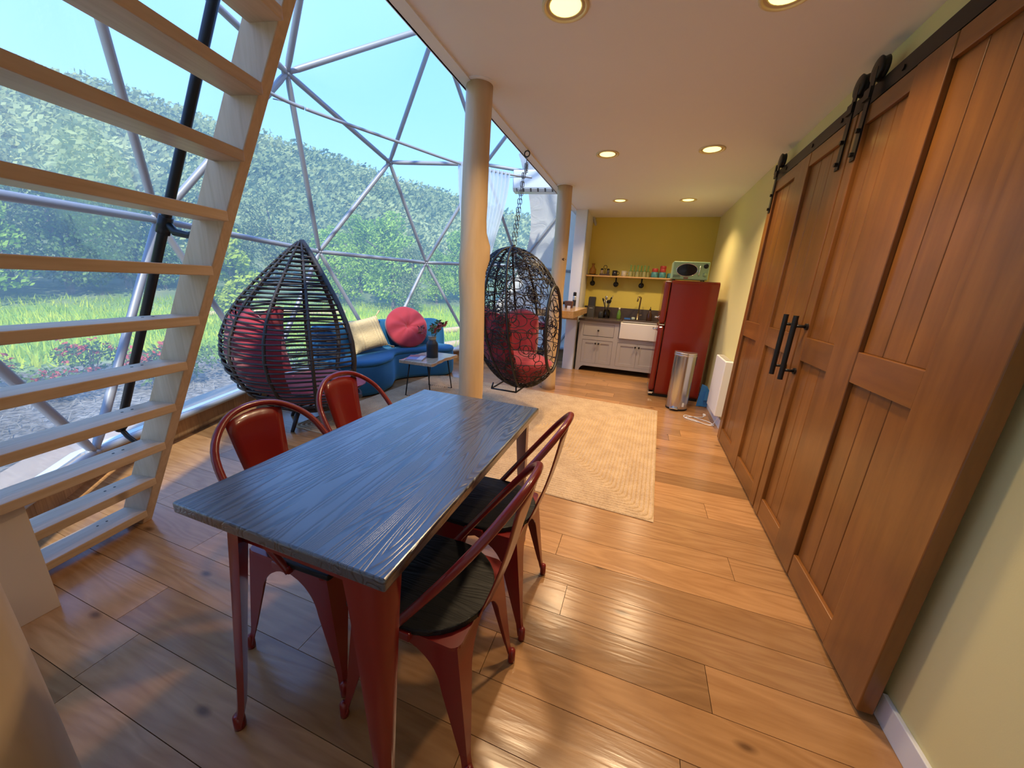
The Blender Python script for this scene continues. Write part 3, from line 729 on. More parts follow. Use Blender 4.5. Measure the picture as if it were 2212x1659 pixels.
for q in (I_[8].lerp(O_[8], .2), I_[40].lerp(O_[40], .2), I_[8].lerp(O_[8], .8), I_[40].lerp(O_[40], .8)): MB().cyl((q.x, q.y, 0), (q.x, q.y, .03), .025, n=10).build('foot', M_black, sf)
# pillows
pl = thing('round_pillow', 'round red tufted pillow leaning on the blue sofa back', 'pillow', (-3.27, 4.58, .74))
q = Vector((.80, -.52, .42)).to_track_quat('Z', 'Y').to_matrix()
def rp(sgn):
    def f(u, v):
        a = 2*pi*u; r = .315*sin(v*pi/2); th = .085*cos(v*pi/2)**.55 if v < 1 else 0
        dim = -.065*math.exp(-(r/.035)**2); fold = .014*sin(a*9)*(v*(1-v))*2.2
        return q @ Vector((r*cos(a)*(1+.01*sin(a*5)), r*sin(a), sgn*max(0, th+dim+fold)))
    return f
m = MB(); m.grid(rp(1), 54, 16); m.grid(rp(-1), 54, 16); m.build('pillow_body', M_cush, pl, smooth=True)
MB().lathe([(0, .032), (.014, .03), (.018, .024), (.012, .018)], 12, rot=q).build('button', M_cush, pl, smooth=True)
M_knit = mat('cream_knit', (.62, .47, .25), .9, bump=.9, bscale=45, var=.15, stretch=(1, 1, 3))
pk = thing('knit_pillow', 'cream knitted square pillow with corner tassels on the blue sofa', 'pillow', (-3.40, 3.86, .70))
q2 = Vector((.88, -.30, .38)).to_track_quat('Z', 'Y').to_matrix() @ R3(0, 0, .16)
def kp(sgn):
    def f(u, v):
        x, y = 2*u-1, 2*v-1; e = max(0, (1-x**4))*max(0, (1-y**4))
        return q2 @ Vector((.255*x*(1-.06*(1-y*y)), .215*y*(1-.06*(1-x*x)), sgn*(.085*e**.6+(.006*sin(x*34) if abs(x) > .33 else .005*sin(x*40+y*40)))))
    return f
m = MB(); m.grid(kp(1), 48, 24); m.grid(kp(-1), 48, 24); m.build('pillow_body', M_knit, pk, smooth=True)
for sx in (-1, 1):
    for sy in (-1, 1):
        c = Vector((.25*sx, .21*sy, 0)); m = MB(); rr = random.Random(sx*3+sy)
        for j in range(9): m.tube([q2 @ c, q2 @ (c+Vector((sx*.03, sy*.025, rr.uniform(-.01, .01)))), q2 @ (c+Vector((sx*.075+rr.uniform(-.015, .015), sy*.05+rr.uniform(-.015, .015), rr.uniform(-.02, .015))))], [.006, .005, .007], 5)
        m.build('tassel', M_knit, pk, smooth=True)

# ------------------------------------------------------------------ coffee table and what stands on it
M_live = wood('live_edge', (.60, .46, .30), (.42, .27, .14), axis=1, scale=1.4, rough=.25, bump=.1, rings=8, coat=.5, pervar=0)
ct = thing('coffee_table', 'small live-edge wood coffee table on thin black metal legs', 'coffee table', (-2.50, 3.97, 0), .02)
m = MB(); N = 18; P0 = []; P1 = []
for i in range(N+1):
    f = i/N; y_ = -.34+.68*f; P0.append((-.225+.012*sin(f*9)+.008*sin(f*23), y_)); P1.append((.225+.014*sin(f*7+1)+.006*sin(f*19), y_))
m.prism(P0[::-1]+P1, .438, .48); m.build('table_top', M_live, ct, bevel=.006)
for sy in (-1, 1):
    y0 = sy*.25
    MB().tube([(-.13, y0, .438), (-.18, y0*1.12, .008), (.18, y0*1.12, .008), (.13, y0, .438)], .0085, 8).build('leg_frame', M_black, ct, smooth=True)
    MB().box((0, y0, .434), (.30, .06, .008)).build('mount_plate', M_black, ct)
vz = .48; vx, vy = -2.46, 3.98
vs_ = thing('milk_can_vase', 'dark metal milk can vase on the coffee table', 'vase', (vx, vy, vz))
M_can = mat('dark_enamel', (.02, .025, .03), .4, bump=.1, bscale=30)
MB().lathe([(.070, 0), (.074, .006), (.074, .17), (.070, .185), (.05, .215), (.046, .225)], 28).build('can_body', M_can, vs_, smooth=True)
MB().lathe([(.046, .222), (.048, .25), (.052, .27), (.056, .272), (.050, .268)], 28).build('can_neck', mat('can_band', (.35, .30, .22), .5), vs_, smooth=True)
fl = thing('dried_flowers', 'bunch of dusty pink dried flowers standing in the dark can', 'flowers', (vx, vy, vz+.10))
M_pink = mat('dried_pink', (.34, .09, .08), .8, var=.4, vscale=20); M_stem = mat('flower_stem', (.10, .13, .05), .8); M_lf = mat('flower_leaf', (.09, .16, .06), .7, var=.3)
rr = random.Random(21)
for j in range(14):
    a = rr.uniform(0, 2*pi); sp_ = rr.uniform(.05, .18); h = rr.uniform(.24, .36); e_ = Vector((sp_*cos(a), sp_*sin(a), h))
    MB().tube([(0, 0, 0), (e_.x*.2, e_.y*.2, h*.5), e_], .002, 5).build('stem', M_stem, fl)
    m = MB()
    for b_ in range(9):
        c = e_+Vector((rr.uniform(-.03, .03), rr.uniform(-.03, .03), rr.uniform(-.03, .03))); n_ = Vector((rr.uniform(-1, 1), rr.uniform(-1, 1), rr.uniform(-.2, 1))).normalized()
        u_ = n_.orthogonal().normalized(); w_ = n_.cross(u_); s_ = rr.uniform(.018, .036)
        m.add([c-u_*s_, c-w_*s_*.6+n_*.006, c+u_*s_, c+w_*s_*.6+n_*.006], [(0, 1, 2, 3)])
    m.build('flower_head' if j % 3 else 'leaf_spray', M_pink if j % 3 else M_lf, fl)
mg = thing('magazine', 'magazine with a red and blue cover on the coffee table', 'magazine', (-2.58, 3.80, .4815), .35)
MB().bx(-.105, .105, -.14, .14, 0, .006).build('pages', mat('paper', (.7, .68, .64), .6), mg)
m = MB(); m.bx(-.106, .106, -.141, .141, .006, .0075); o = m.build('cover', mat('cover_red', (.28, .10, .09), .35), mg)
MB().bx(-.10, .03, -.13, .02, .0076, .0080).build('cover_photo', mat('cover_blue', (.10, .22, .36), .35), mg); MB().bx(.03, .10, -.13, .10, .0076, .0080).build('cover_photo', mat('cover_pale', (.55, .5, .45), .35), mg)
mg2 = tag(MB().bx(-.11, .11, -.145, .145, 0, .006).build('magazine', mat('cover_grey', (.5, .48, .5), .4), loc=(-2.58, 3.80, .475)), None, None)
mg2.location.z = .4805; mg.location.z = .487; mg2.rotation_euler.z = .28; tag(mg2, 'pale magazine lying under the red and blue one', 'magazine')
# ------------------------------------------------------------------ sliding barn doors
M_door = wood('stained_door', (.26, .098, .018), (.155, .053, .009), axis=2, scale=.8, rough=.32, bump=.1, rings=5, coat=.2, pervar=.10, blotch=.7, stretch=9)
M_doorH = wood('stained_door_rail', (.26, .098, .018), (.155, .053, .009), axis=1, scale=.8, rough=.32, bump=.1, rings=5, coat=.2, pervar=.10, blotch=.7, stretch=9)
DX0, DX1 = .945, .995; DZ0, DZ1 = .02, 2.42
def barn_door(nm, n, y0, y1, cols, label, hy, straps):
    d = bpy.data.objects.new(nm, None); COL.objects.link(d); struct(d); d['label'] = label
    ys = [y0]+[v for c in cols for v in c]+[y1]
    for i in range(0, len(ys), 2):
        MB().box((0, 0, 0), (DX1-DX0, ys[i+1]-ys[i]-.001, DZ1-DZ0)).build('stile', M_door, d, bevel=.004, loc=((DX0+DX1)/2, (ys[i]+ys[i+1])/2, (DZ0+DZ1)/2))
    for a, b in cols:
        for z0, z1 in ((DZ0, .15), (1.10, 1.24), (2.33, DZ1)):
            MB().box((0, 0, 0), (DX1-DX0-.004, b-a-.001, z1-z0)).build('rail', M_doorH, d, bevel=.003, loc=((DX0+DX1)/2+.001, (a+b)/2, (z0+z1)/2))
        for z0, z1 in ((.15, 1.10), (1.24, 2.33)):
            k = 3; w = (b-a)/k
            for j in range(k):
                MB().box((0, 0, 0), (.018, w-.003, z1-z0)).build('panel_board', M_door, d, bevel=.003, loc=(DX0+.030, a+w*(j+.5), (z0+z1)/2))
    h = MB(); h.cyl((DX0-.068, hy, .97), (DX0-.068, hy, 1.36), .0145, n=14); ho = h.build('pull_handle', M_black, d, autos=True)
    for z in (1.03, 1.30):
        MB().cyl((DX0-.068, hy, z), (DX0-.006, hy, z), .009, n=10).build('standoff', M_black, ho, smooth=True)
        MB().cyl((DX0-.010, hy, z), (DX0, hy, z), .019, n=14).build('rose', M_black, ho)
    for sy in straps:
        s = MB().bx(DX0-.008, DX0-.001, sy-.021, sy+.021, 2.17, 2.58).build('strap_hanger', M_black, d)
        MB().box((DX0-.012, sy, 2.47), (.014, .06, .05)).build('hanger_plate', M_black, s)
        for z in (2.20, 2.31): MB().cyl((DX0-.022, sy, z), (DX0-.004, sy, z), .0115, n=10).build('bolt', M_black, s)
        q = R3(0, pi/2, 0)
        MB().lathe([(.012, -.018), (.050, -.018), (.055, -.014), (.050, -.004), (.050, .004), (.055, .014), (.050, .018), (.012, .018)], 20, c=(DX0+.012, sy, 2.575), rot=q).build('roller', M_black, s, smooth=True)
    return d
barn_door('door_1', 1, 2.69, 4.03, [(2.79, 3.26), (3.50, 3.93)], 'stained wood sliding barn door next to the wall heater', 2.755, (2.765, 3.97))
barn_door('door_2', 2, 1.33, 2.675, [(1.60, 2.02), (2.24, 2.58)], 'stained wood sliding barn door with the pull handle at its far edge', 2.595, (2.60, 1.42))
rl = thing('door_rail', 'long black steel track carrying the two barn doors', 'rail')
MB().bx(.968, .978, .4, 4.12, 2.445, 2.525).build('track', M_black, rl)
for y_ in (.6, 1.0, 1.4, 1.9, 2.4, 2.95, 3.35, 3.85): MB().cyl((.962, y_, 2.485), (1.03, y_, 2.485), .012, n=10).build('track_bolt', M_black, rl)
for y_ in (.42, 4.09): MB().box((.962, y_, 2.54), (.03, .03, .07)).build('stop', M_black, rl)
tag(MB().bx(1.026, 1.031, 4.155, 4.215, 2.30, 2.42).build('wall_plate', M_white, bevel=.002), 'white blank cover plate high on the pale wall by the barn door', 'wall plate')

# ------------------------------------------------------------------ kitchen cabinet
M_cab = mat('grey_cabinet', (.40, .37, .36), .45)
M_gap = mat('cabinet_gap', (.10, .09, .085), .8)
M_knob = mat('dark_knob', (.02, .015, .012), .35, metal=.4)
cb = thing('sink_cabinet', 'grey inset-door kitchen base cabinet with bracket feet and black knobs', 'cabinet', (0, 0, 0))
CY = 6.47; cx0, cx1 = -.985, .95
m = MB()
m.bx(cx0, cx1, CY+.022, YB-.005, .11, .90)
m.build('carcass', M_gap, cb)
f = MB()   # face frame
for a, b in ((cx0, -.905), (-.375, -.295), (.37, .45), (.87, cx1)): f.bx(a, b, CY, CY+.022, .095, .90)
for a, b in ((-.905, -.375), (-.295, .37), (.45, .87)): f.bx(a, b, CY, CY+.022, .095, .15); f.bx(a, b, CY, CY+.022, .575, .635)
f.bx(-.905, -.375, CY, CY+.022, .855, .90); f.bx(.45, .87, CY, CY+.022, .635, .90)
f.build('face_frame', M_cab, cb)
MB().bx(cx0, cx0+.02, CY+.02, YB-.01, .0, .90).build('side_panel', M_cab, cb)
MB().prism([(cx0, .0), (cx0+.065, 0), (cx0+.075, .035), (cx0+.10, .07), (cx0+.14, .097), (cx0, .097)], CY, CY+.022, Matrix(((1, 0, 0), (0, 0, 1), (0, 1, 0)))).build('bracket_foot', M_cab, cb)
MB().bx(.87, .95, CY, CY+.022, 0, .1).build('bracket_foot', M_cab, cb)
def knob(x, z, par): MB().lathe([(0, 0), (.008, .0), (.007, .012), (.016, .018), (.017, .026), (.010, .032), (0, .033)], 14, c=(x, CY-.001, z), rot=R3(pi/2, 0, 0)).build('knob', M_knob, par, smooth=True)
dr = MB().bx(-.902, -.378, CY+.004, CY+.024, .643, .852).build('drawer', M_cab, cb, bevel=.003); knob(-.64, .745, dr)
def cdoor(x0, x1, kx):
    d = MB(); z0, z1 = .153, .572; s = .055
    d.bx(x0, x0+s, CY+.004, CY+.022, z0, z1); d.bx(x1-s, x1, CY+.004, CY+.022, z0, z1); d.bx(x0+s, x1-s, CY+.004, CY+.022, z0, z0+s); d.bx(x0+s, x1-s, CY+.004, CY+.022, z1-s, z1)
    d.bx(x0+s, x1-s, CY+.012, CY+.022, z0+s, z1-s); o = d.build('door', M_cab, cb); knob(kx, .515, o)
cdoor(-.902, -.6415, -.667); cdoor(-.6385, -.378, -.612); cdoor(-.292, .0365, .008); cdoor(.0395, .368, .068)
M_stone = mat('dark_stone', (.075, .055, .048), .25, var=.3, vscale=12)
ctp = thing('worktop', 'dark brown stone worktop with low backsplash along the yellow wall', 'worktop')
m = MB(); m.bx(cx0-.02, -.285, CY-.025, YB-.002, .90, .94); m.bx(.365, .95, CY-.025, YB-.002, .90, .94); m.bx(-.285, .365, 6.92, YB-.002, .90, .94); m.build('slab', M_stone, ctp, bevel=.004)
MB().bx(cx0-.03, .95, YB-.024, YB-.002, .94, 1.13).build('backsplash', M_stone, ctp, bevel=.002)
sk = thing('farmhouse_sink', 'white apron-front farmhouse sink set into the grey cabinet', 'sink')
M_porc = mat('porcelain', (.72, .68, .64), .18, coat=.3)
MB().bx(-.285, .365, CY-.022, CY+.02, .64, .915).build('apron', M_porc, sk, bevel=.012, seg=3)
m = MB(); m.bx(-.285, -.265, CY+.02, 6.92, .66, .912); m.bx(.345, .365, CY+.02, 6.92, .66, .912); m.bx(-.285, .365, 6.90, 6.92, .66, .912); m.bx(-.285, .365, CY+.02, 6.92, .655, .675); m.build('basin', M_porc, sk)
fa = thing('faucet', 'tall bronze kitchen faucet with square spout behind the sink', 'faucet', (-.03, 6.98, .94))
M_brz = mat('bronze', (.30, .22, .13), .3, metal=.9)
MB().lathe([(.030, 0), (.030, .012), (.018, .02), (.016, .12)], 16).build('base', M_brz, fa, smooth=True)
MB().tube([(0, 0, .05), (.015, 0, .38), (.015, -.01, .40), (-.005, -.08, .41), (-.03, -.16, .405), (-.035, -.165, .33)], .013, 10).build('spout', M_brz, fa, smooth=True)
MB().tube([(.01, 0, .08), (.07, -.02, .10)], [.010, .007], 10).build('lever', M_brz, fa, smooth=True)
def bottle(name, label, cat, loc, prof, mt, cap=None, capm=None):
    t = thing(name, label, cat, loc); MB().lathe(prof, 18).build('body', mt, t, smooth=True)
    if cap: MB().lathe(cap, 14).build('cap', capm, t, smooth=True)
    return t
M_green = mat('green_soap', (.22, .40, .06), .15, trans=.5); M_amb = mat('amber_glass', (.45, .20, .02), .1, trans=.6); M_amb2 = mat('brown_bottle', (.05, .02, .01), .2)
bottle('soap_bottle', 'green dish soap bottle beside the sink', 'bottle', (-.355, 6.88, .94), [(.032, 0), (.036, .01), (.036, .10), (.020, .15), (.014, .165)], M_green, [(.015, .163), (.016, .20), (.008, .205), (0, .205)], mat('cream_cap', (.7, .62, .4), .5))
bottle('pump_bottle', 'dark brown bottle against the backsplash by the refrigerator', 'bottle', (.17, 6.99, .94), [(.045, 0), (.047, .01), (.045, .11), (.02, .16), (.014, .19)], M_amb2, [(.014, .188), (.016, .21), (.006, .22), (.005, .25), (0, .25)], M_black)
sp = thing('sponge', 'blue sponge lying on the worktop edge behind the sink', 'sponge', (-.20, 6.95, .94)); MB().bx(-.055, .055, -.03, .03, 0, .028).build('foam', mat('blue_sponge', (.05, .16, .45), .9, bump=.5, bscale=120), sp, bevel=.006); MB().bx(-.055, .055, -.03, .03, .028, .034).build('scourer', mat('scour', (.03, .07, .2), .9), sp)
tag(MB().lathe([(.03, 0), (.035, .02), (.03, .045), (0, .05)], 16).build('scrub_brush', mat('pale_green', (.40, .46, .38), .5), loc=(-.10, 6.96, .94), smooth=True), 'small pale round scrubber beside the blue sponge', 'scrubber')
uc = thing('utensil_crock', 'glass jar crock full of dark kitchen utensils on the worktop', 'utensil jar', (-.57, 6.84, .94))
M_glass = mat('clear_glass', (.85, .88, .85), .05, trans=1., ior=1.3)
MB().lathe([(.055, .0), (.06, .01), (.06, .15), (.056, .15), (.056, .012), (0, .012)], 24).build('jar', M_glass, uc, smooth=True)
rr = random.Random(8)
for j in range(9):
    a = 2*pi*j/9; e_ = Vector((.10*cos(a)*rr.uniform(.5, 1.2), .07*sin(a), rr.uniform(.25, .36)))
    u = thing('kitchen_utensil', 'dark kitchen utensil standing in the glass crock', 'utensil', (-.57, 6.84, .953), group='utensils in the crock')
    MB().tube([(-.02*cos(a), -.02*sin(a), 0), e_], .005, 6).build('handle', M_black if j % 3 else mat('steel', (.6, .6, .6), .25, metal=1.), u, smooth=True)
    q = (e_+Vector((.02*cos(a), .02*sin(a), 0))).to_track_quat('Z', 'Y').to_matrix()
    MB().lathe([(.0, -.03), (.022, -.015), (.028, .01), (.022, .035), (0, .045)], 10, c=e_, rot=q @ Matrix.Diagonal((1, .25, 1))).build('head', M_black if j % 3 else MATS['steel'], u, smooth=True)
mk = tag(MB().lathe([(.04, 0), (.045, .01), (.045, .09), (.03, .12), (0, .12)], 18).build('glass_jar', mat('dark_glass', (.03, .03, .028), .12), loc=(-.665, 6.80, .94), smooth=True), 'small dark glass jar beside the utensil crock', 'jar')
cm = thing('coffee_maker', 'narrow dark coffee maker in the corner of the worktop', 'coffee maker', (-.86, 6.92, .94))
M_cof = mat('charcoal_plastic', (.035, .034, .036), .4)
MB().prism(rrect(.13, .16, .02), 0, .20).build('base_tower', mat('dark_grey_plastic', (.07, .065, .06), .4), cm)
MB().prism(rrect(.125, .15, .02), .20, .35).build('water_tank', M_cof, cm); MB().prism([(-.055, -.06), (.055, -.06), (.055, .06), (-.055, .06)], .35, .365).build('lid', M_cof, cm)
MB().bx(-.03, .03, -.082, -.078, .16, .168).build('badge', mat('badge', (.5, .5, .5), .4), cm)

# shelf
sh = thing('wall_shelf', 'thin pine wall shelf on round iron brackets over the worktop', 'shelf')
SZ = 1.665
MB().bx(-1.02, .52, 6.88, YB-.001, SZ, SZ+.024).build('board', wood('shelf_pine', (.58, .36, .15), (.44, .25, .09), axis=0, scale=1.2, rough=.45), sh, bevel=.003)
for x in (-.905, -.485, -.045, .40):
    b_ = MB(); b_.cyl((x, 6.97, SZ), (x, 6.97, SZ-.075), .0125, n=10); b_.tube([(x, 6.97, SZ-.06), (x, 6.985, SZ-.10), (x, YB, SZ-.115)], .0125, 10); o = b_.build('pipe_bracket', M_black, sh, smooth=True)
    MB().lathe([(0, .026), (.018, .026), (.045, .006), (.047, 0)], 20, c=(x, YB-.105, SZ-.118), rot=R3(pi/2, 0, 0)).build('flange', M_black, o, smooth=True)
    MB().cyl((x, YB-.105, SZ-.118), (x, YB, SZ-.118), .0125, n=10).build('flange_pipe', M_black, o)
SY = 6.98; ST = SZ+.024
bottle('amber_carafe', 'amber glass carafe at the partition end of the shelf', 'bottle', (-.92, SY, ST), [(.055, 0), (.062, .02), (.06, .09), (.03, .13), (.022, .16), (.03, .19)], M_amb)
tag(MB().bx(-.09, .09, -.07, .07, 0, .012).build('dark_tray', M_black, loc=(-.915, SY, ST), bevel=.003), 'dark square tray under the amber carafe on the shelf', 'tray')
bpy.data.objects['amber_carafe'].location.z += .012
cad = thing('condiment_caddy', 'small dark caddy with ring handle holding shakers on the shelf', 'caddy', (-.70, SY, ST))
MB().bx(-.09, .09, -.045, .045, 0, .03).build('tray', mat('caddy_wood', (.07, .04, .03), .5), cad, bevel=.004)
MB().tube([(0, 0, .03), (0, 0, .12)], .005, 8).build('rod', M_black, cad); MB().tube([(.030*cos(a), 0, .148+.030*sin(a)) for a in [2*pi*k/18 for k in range(18)]], .005, 6, closed=True).build('ring_handle', M_black, cad, smooth=True)
for x, mt in ((-.055, mat('pepper', (.35, .25, .15), .3)), (.055, mat('salt', (.10, .08, .07), .3))):
    s = thing('shaker', 'salt or pepper shaker in the shelf caddy', 'shaker', (-.70+x, SY, ST+.03), group='shakers in the caddy')
    MB().lathe([(.024, 0), (.026, .01), (.026, .06), (.02, .07)], 14).build('glass', mt, s, smooth=True); MB().lathe([(.025, .068), (.026, .085), (.015, .095), (0, .096)], 14).build('cap', M_black, s, smooth=True)
def mug(label, x, mt):
    t = thing('mug', label, 'mug', (x, SY, ST)); MB().lathe([(.040, 0), (.045, .005), (.046, .095), (.042, .095), (.040, .01), (0, .01)], 24).build('cup', mt, t, smooth=True)
    MB().tube([(.044, 0, .075), (.07, 0, .075), (.078, 0, .05), (.07, 0, .025), (.044, 0, .02)], .006, 8).build('handle', mt, t, smooth=True)
mug('black mug on the kitchen shelf next to the caddy', -.525, mat('black_glaze', (.02, .018, .02), .25)); mug('cream patterned mug on the kitchen shelf', -.365, mat('cream_glaze', (.55, .48, .36), .3, var=.4, vscale=40))
M_gg = mat('green_glass', (.35, .62, .22), .15, trans=.55); M_gc = mat('pale_glass', (.75, .78, .45), .12, trans=.75)
for j in range(6):
    g = thing('stem_glass', 'upturned glass with thick green stem in the row on the shelf', 'glass', (-.255+.058*j, SY-.03+.06*(j % 2), ST), group='upturned green glasses on the shelf')
    MB().lathe([(.028, 0), (.030, .01), (.030, .08), (.018, .10)], 16).build('bowl', M_gc, g, smooth=True); MB().lathe([(.030, .094), (.031, .10), (.014, .105)], 16).build('shoulder', M_gg, g, smooth=True)
    MB().lathe([(.014, .10), (.012, .12), (.012, .185), (.018, .195), (0, .197)], 12).build('stem', M_gg, g, smooth=True)
M_jar = mat('teal_floral', (.08, .26, .27), .3, var=.9, vscale=26); M_lid = mat('red_lid', (.48, .06, .05), .35)
for j, (x, h) in enumerate(((.15, .095), (.275, .095), (.412, .085))):
    t = thing('canister', ('teal floral canister with wide red lid next to the glasses', 'teal floral canister with tall stacked red lids on the shelf', 'small teal floral canister nearest the microwave')[j], 'canister', (x, SY+(.0, .0, .04)[j], ST))
    MB().lathe([(.055, 0), (.06, .01), (.06, h-.015), (.05, h)], 20).build('body', M_jar, t, smooth=True)
    if j < 2: MB().lathe([(.046, h-.003), (.05, h), (.05, h+.055), (.046, h+.06), (0, h+.06)], 20).build('lid', M_lid, t, smooth=True)
    if j == 1: MB().lathe([(.048, h+.06), (.052, h+.063), (.052, h+.105), (0, h+.107)], 20).build('upper_lid', M_lid, t, smooth=True)

# ------------------------------------------------------------------ refrigerator and microwave
M_rf = mat('red_fridge', (.185, .014, .005), .22, coat=.4)
M_chr = mat('chrome', (.75, .73, .70), .12, metal=1.)
rf = thing('refrigerator', 'retro red refrigerator with rounded doors and chrome latch handles', 'refrigerator', (-.07, 0, 0))
fy0, fy1 = 5.36, 5.98; fz1 = 1.615
Mx = Matrix(((0, 0, 1), (1, 0, 0), (0, 1, 0)))   # prism (y,z) extruded along x
def rz_panel(y0, y1, z0, z1, r): return [((y0+y1)/2+a, (z0+z1)/2+b_) for a, b_ in rrect(y1-y0, z1-z0, r, 5)]
MB().prism(rz_panel(fy0, fy1, .03, fz1, .05), .42, .995, Mx).build('body', M_rf, rf, bevel=.008)
d1 = MB().prism(rz_panel(fy0, fy1, 1.03, fz1-.005, .05), .335, .412, Mx).build('freezer_door', M_rf, rf, bevel=.028, seg=4)
d2 = MB().prism(rz_panel(fy0, fy1, .075, 1.018, .05), .335, .412, Mx).build('fridge_door', M_rf, rf, bevel=.028, seg=4)
for d_, z in ((d1, 1.115), (d2, .95)):
    MB().tube([(.335, fy0+.09, z), (.295, fy0+.09, z), (.285, fy0+.13, z), (.285, fy0+.24, z)], [.014, .013, .013, .010], 10).build('latch_handle', M_chr, d_, smooth=True)
    MB().box((.332, fy0+.10, z), (.012, .07, .045)).build('latch_plate', M_chr, d_, bevel=.008)
for z in (fz1-.02, 1.024, .06): MB().box((.375, fy0+.02, z), (.07, .05, .014)).build('hinge', M_chr, rf, bevel=.005)
MB().bx(.355, .99, fy0+.02, fy1-.02, .0, .05).build('plinth', M_black, rf); MB().bx(.335, .40, fy0+.005, fy1-.01, .035, .055).build('kick_trim', M_chr, rf, bevel=.006)
mw = thing('microwave', 'mint green retro microwave with oval window on the refrigerator', 'microwave', (.555, 5.60, fz1)); mw.scale = (.82, .82, .82)
M_mint = mat('mint_enamel', (.34, .52, .30), .3, coat=.2); M_bg = mat('black_glass', (.012, .010, .009), .08)
ww, wd, wh = .27, .18, .300
MB().bx(-ww, ww, -wd, wd, .018, wh).build('case', M_mint, mw, bevel=.018, seg=3)
MB().lathe([(0, 0), (.118, 0), (.118, .008), (0, .010)], 40, c=(-.055, -wd, .168), rot=R3(pi/2, 0, 0), sx=1.28, sy=.80).build('window', M_bg, mw)
MB().tube([(-.055+.155*cos(a), -wd-.004, .168+.098*sin(a)) for a in [2*pi*k/40 for k in range(40)]], .006, 6, closed=True).build('window_ring', M_chr, mw, smooth=True)
for z, rr_ in ((.235, .030), (.105, .026)): MB().lathe([(rr_+.006, 0), (rr_+.006, .006), (rr_, .010), (rr_-.004, .024), (0, .025)], 20, c=(.215, -wd, z), rot=R3(pi/2, 0, 0)).build('dial', M_black if z > .2 else M_mint, mw, smooth=True)
MB().tube([(.135, -wd, .24), (.130, -wd-.03, .23), (.125, -wd-.03, .09), (.125, -wd, .08)], .007, 8).build('handle', M_chr, mw, smooth=True)
MB().box((-.055, -wd-.002, .045), (.07, .006, .018)).build('badge', mat('badge_red', (.25, .03, .03), .4), mw, bevel=.002)
for k in range(5): MB().box((-.195, -wd-.001, .05+.009*k), (.11, .004, .004)).build('vent_slot', M_gap, mw)
for sx in (-1, 1):
    for sy in (-1, 1): MB().cyl((sx*.22, sy*.13, 0), (sx*.22, sy*.13, .02), .014, n=10).build('foot', M_black, mw)

# ------------------------------------------------------------------ bin, dustpan, heater, cord
M_ss = mat('brushed_steel', (.55, .53, .50), .22, metal=1., bump=.05, bscale=8, stretch=(1, 1, .05))
bn = thing('pedal_bin', 'half-round stainless steel pedal bin in front of the refrigerator', 'bin', (.618, 4.93, 0), -.1)
def dpoly(r, fl): return [(r*cos(a), r*sin(a)*1.0) for a in [pi+pi*k/24 for k in range(25)]]+[(r, fl), (-r, fl)]
MB().prism(dpoly(.128, .055), .02, .70).build('shell', M_ss, bn, autos=True)
MB().prism(dpoly(.130, .057), 0, .024).build('base', M_black, bn, autos=True)
m = MB(); m.prism(dpoly(.133, .059), .70, .72); m.prism(dpoly(.130, .057), .72, .745); m.build('lid', mat('bin_lid', (.62, .58, .56), .2, metal=.9), bn, bevel=.006)
MB().bx(.08, .138, .05, .078, .58, .72).build('hinge_cover', M_black, bn, bevel=.004)
MB().box((-.03, -.150, .035), (.10, .05, .012)).build('pedal', M_chr, bn, bevel=.003)
MB().box((.072, -.108, .085), (.022, .006, .05), R3(0, 0, .6)).build('label_tag', M_white, bn)
dp = thing('dustpan', 'blue plastic dustpan standing on edge between bin and wall heater', 'dustpan', (.955, 5.16, 0), -.15)
M_blue = mat('blue_plastic', (.03, .18, .50), .4)
MB().prism([(-.07, .0), (.055, .012), (.062, .06), (.060, .22), (.02, .29), (-.045, .31)], -.012, .012, Matrix(((1, 0, 0), (0, 0, 1), (0, 1, 0)))).build('pan', M_blue, dp, bevel=.005)
MB().prism([(.0, .10), (.045, .11), (.05, .22), (.012, .25)], -.05, -.012, Matrix(((1, 0, 0), (0, 0, 1), (0, 1, 0)))).build('grip', M_blue, dp, bevel=.006)
ht = thing('wall_heater', 'white slim panel heater with top grille on the yellow wall', 'heater', (0, 0, 0))
HYa, HYb = 4.30, 4.80
MB().bx(.935, 1.02, HYa, HYb, .155, .775).build('case', mat('heater_white', (.78, .78, .78), .35), ht, bevel=.010, seg=3)
MB().bx(1.018, 1.032, HYa+.02, HYb-.02, .18, .75).build('wall_bracket', M_black, ht)
MB().bx(.95, 1.008, HYa+.06, HYb-.06, .7745, .777).build('grille_frame', mat('grille', (.35, .32, .24), .5), ht)
for k in range(18): MB().bx(.953, 1.005, HYa+.07+k*.021, HYa+.078+k*.021, .776, .780).build('grille_slat', mat('grille_slat', (.6, .57, .48), .5), ht)
cd_ = thing('power_cord', 'white power cord and plug coiled on floor under the wall heater', 'cord')
MB().tube(sm([(1.0, 4.35, .16), (.985, 4.37, .10), (.95, 4.42, .008), (.83, 4.46, .006), (.72, 4.52, .006), (.68, 4.60, .006), (.72, 4.66, .006), (.84, 4.60, .007), (.95, 4.52, .006), (.98, 4.42, .007), (.90, 4.40, .012), (.78, 4.50, .013), (.70, 4.56, .012), (.76, 4.61, .012), (.88, 4.66, .006), (.93, 4.74, .006)], 5), .0045, 6).build('cable', M_white, cd_, smooth=True)
MB().box((.93, 4.76, .012), (.03, .05, .024)).build('plug', M_white, cd_, bevel=.005)

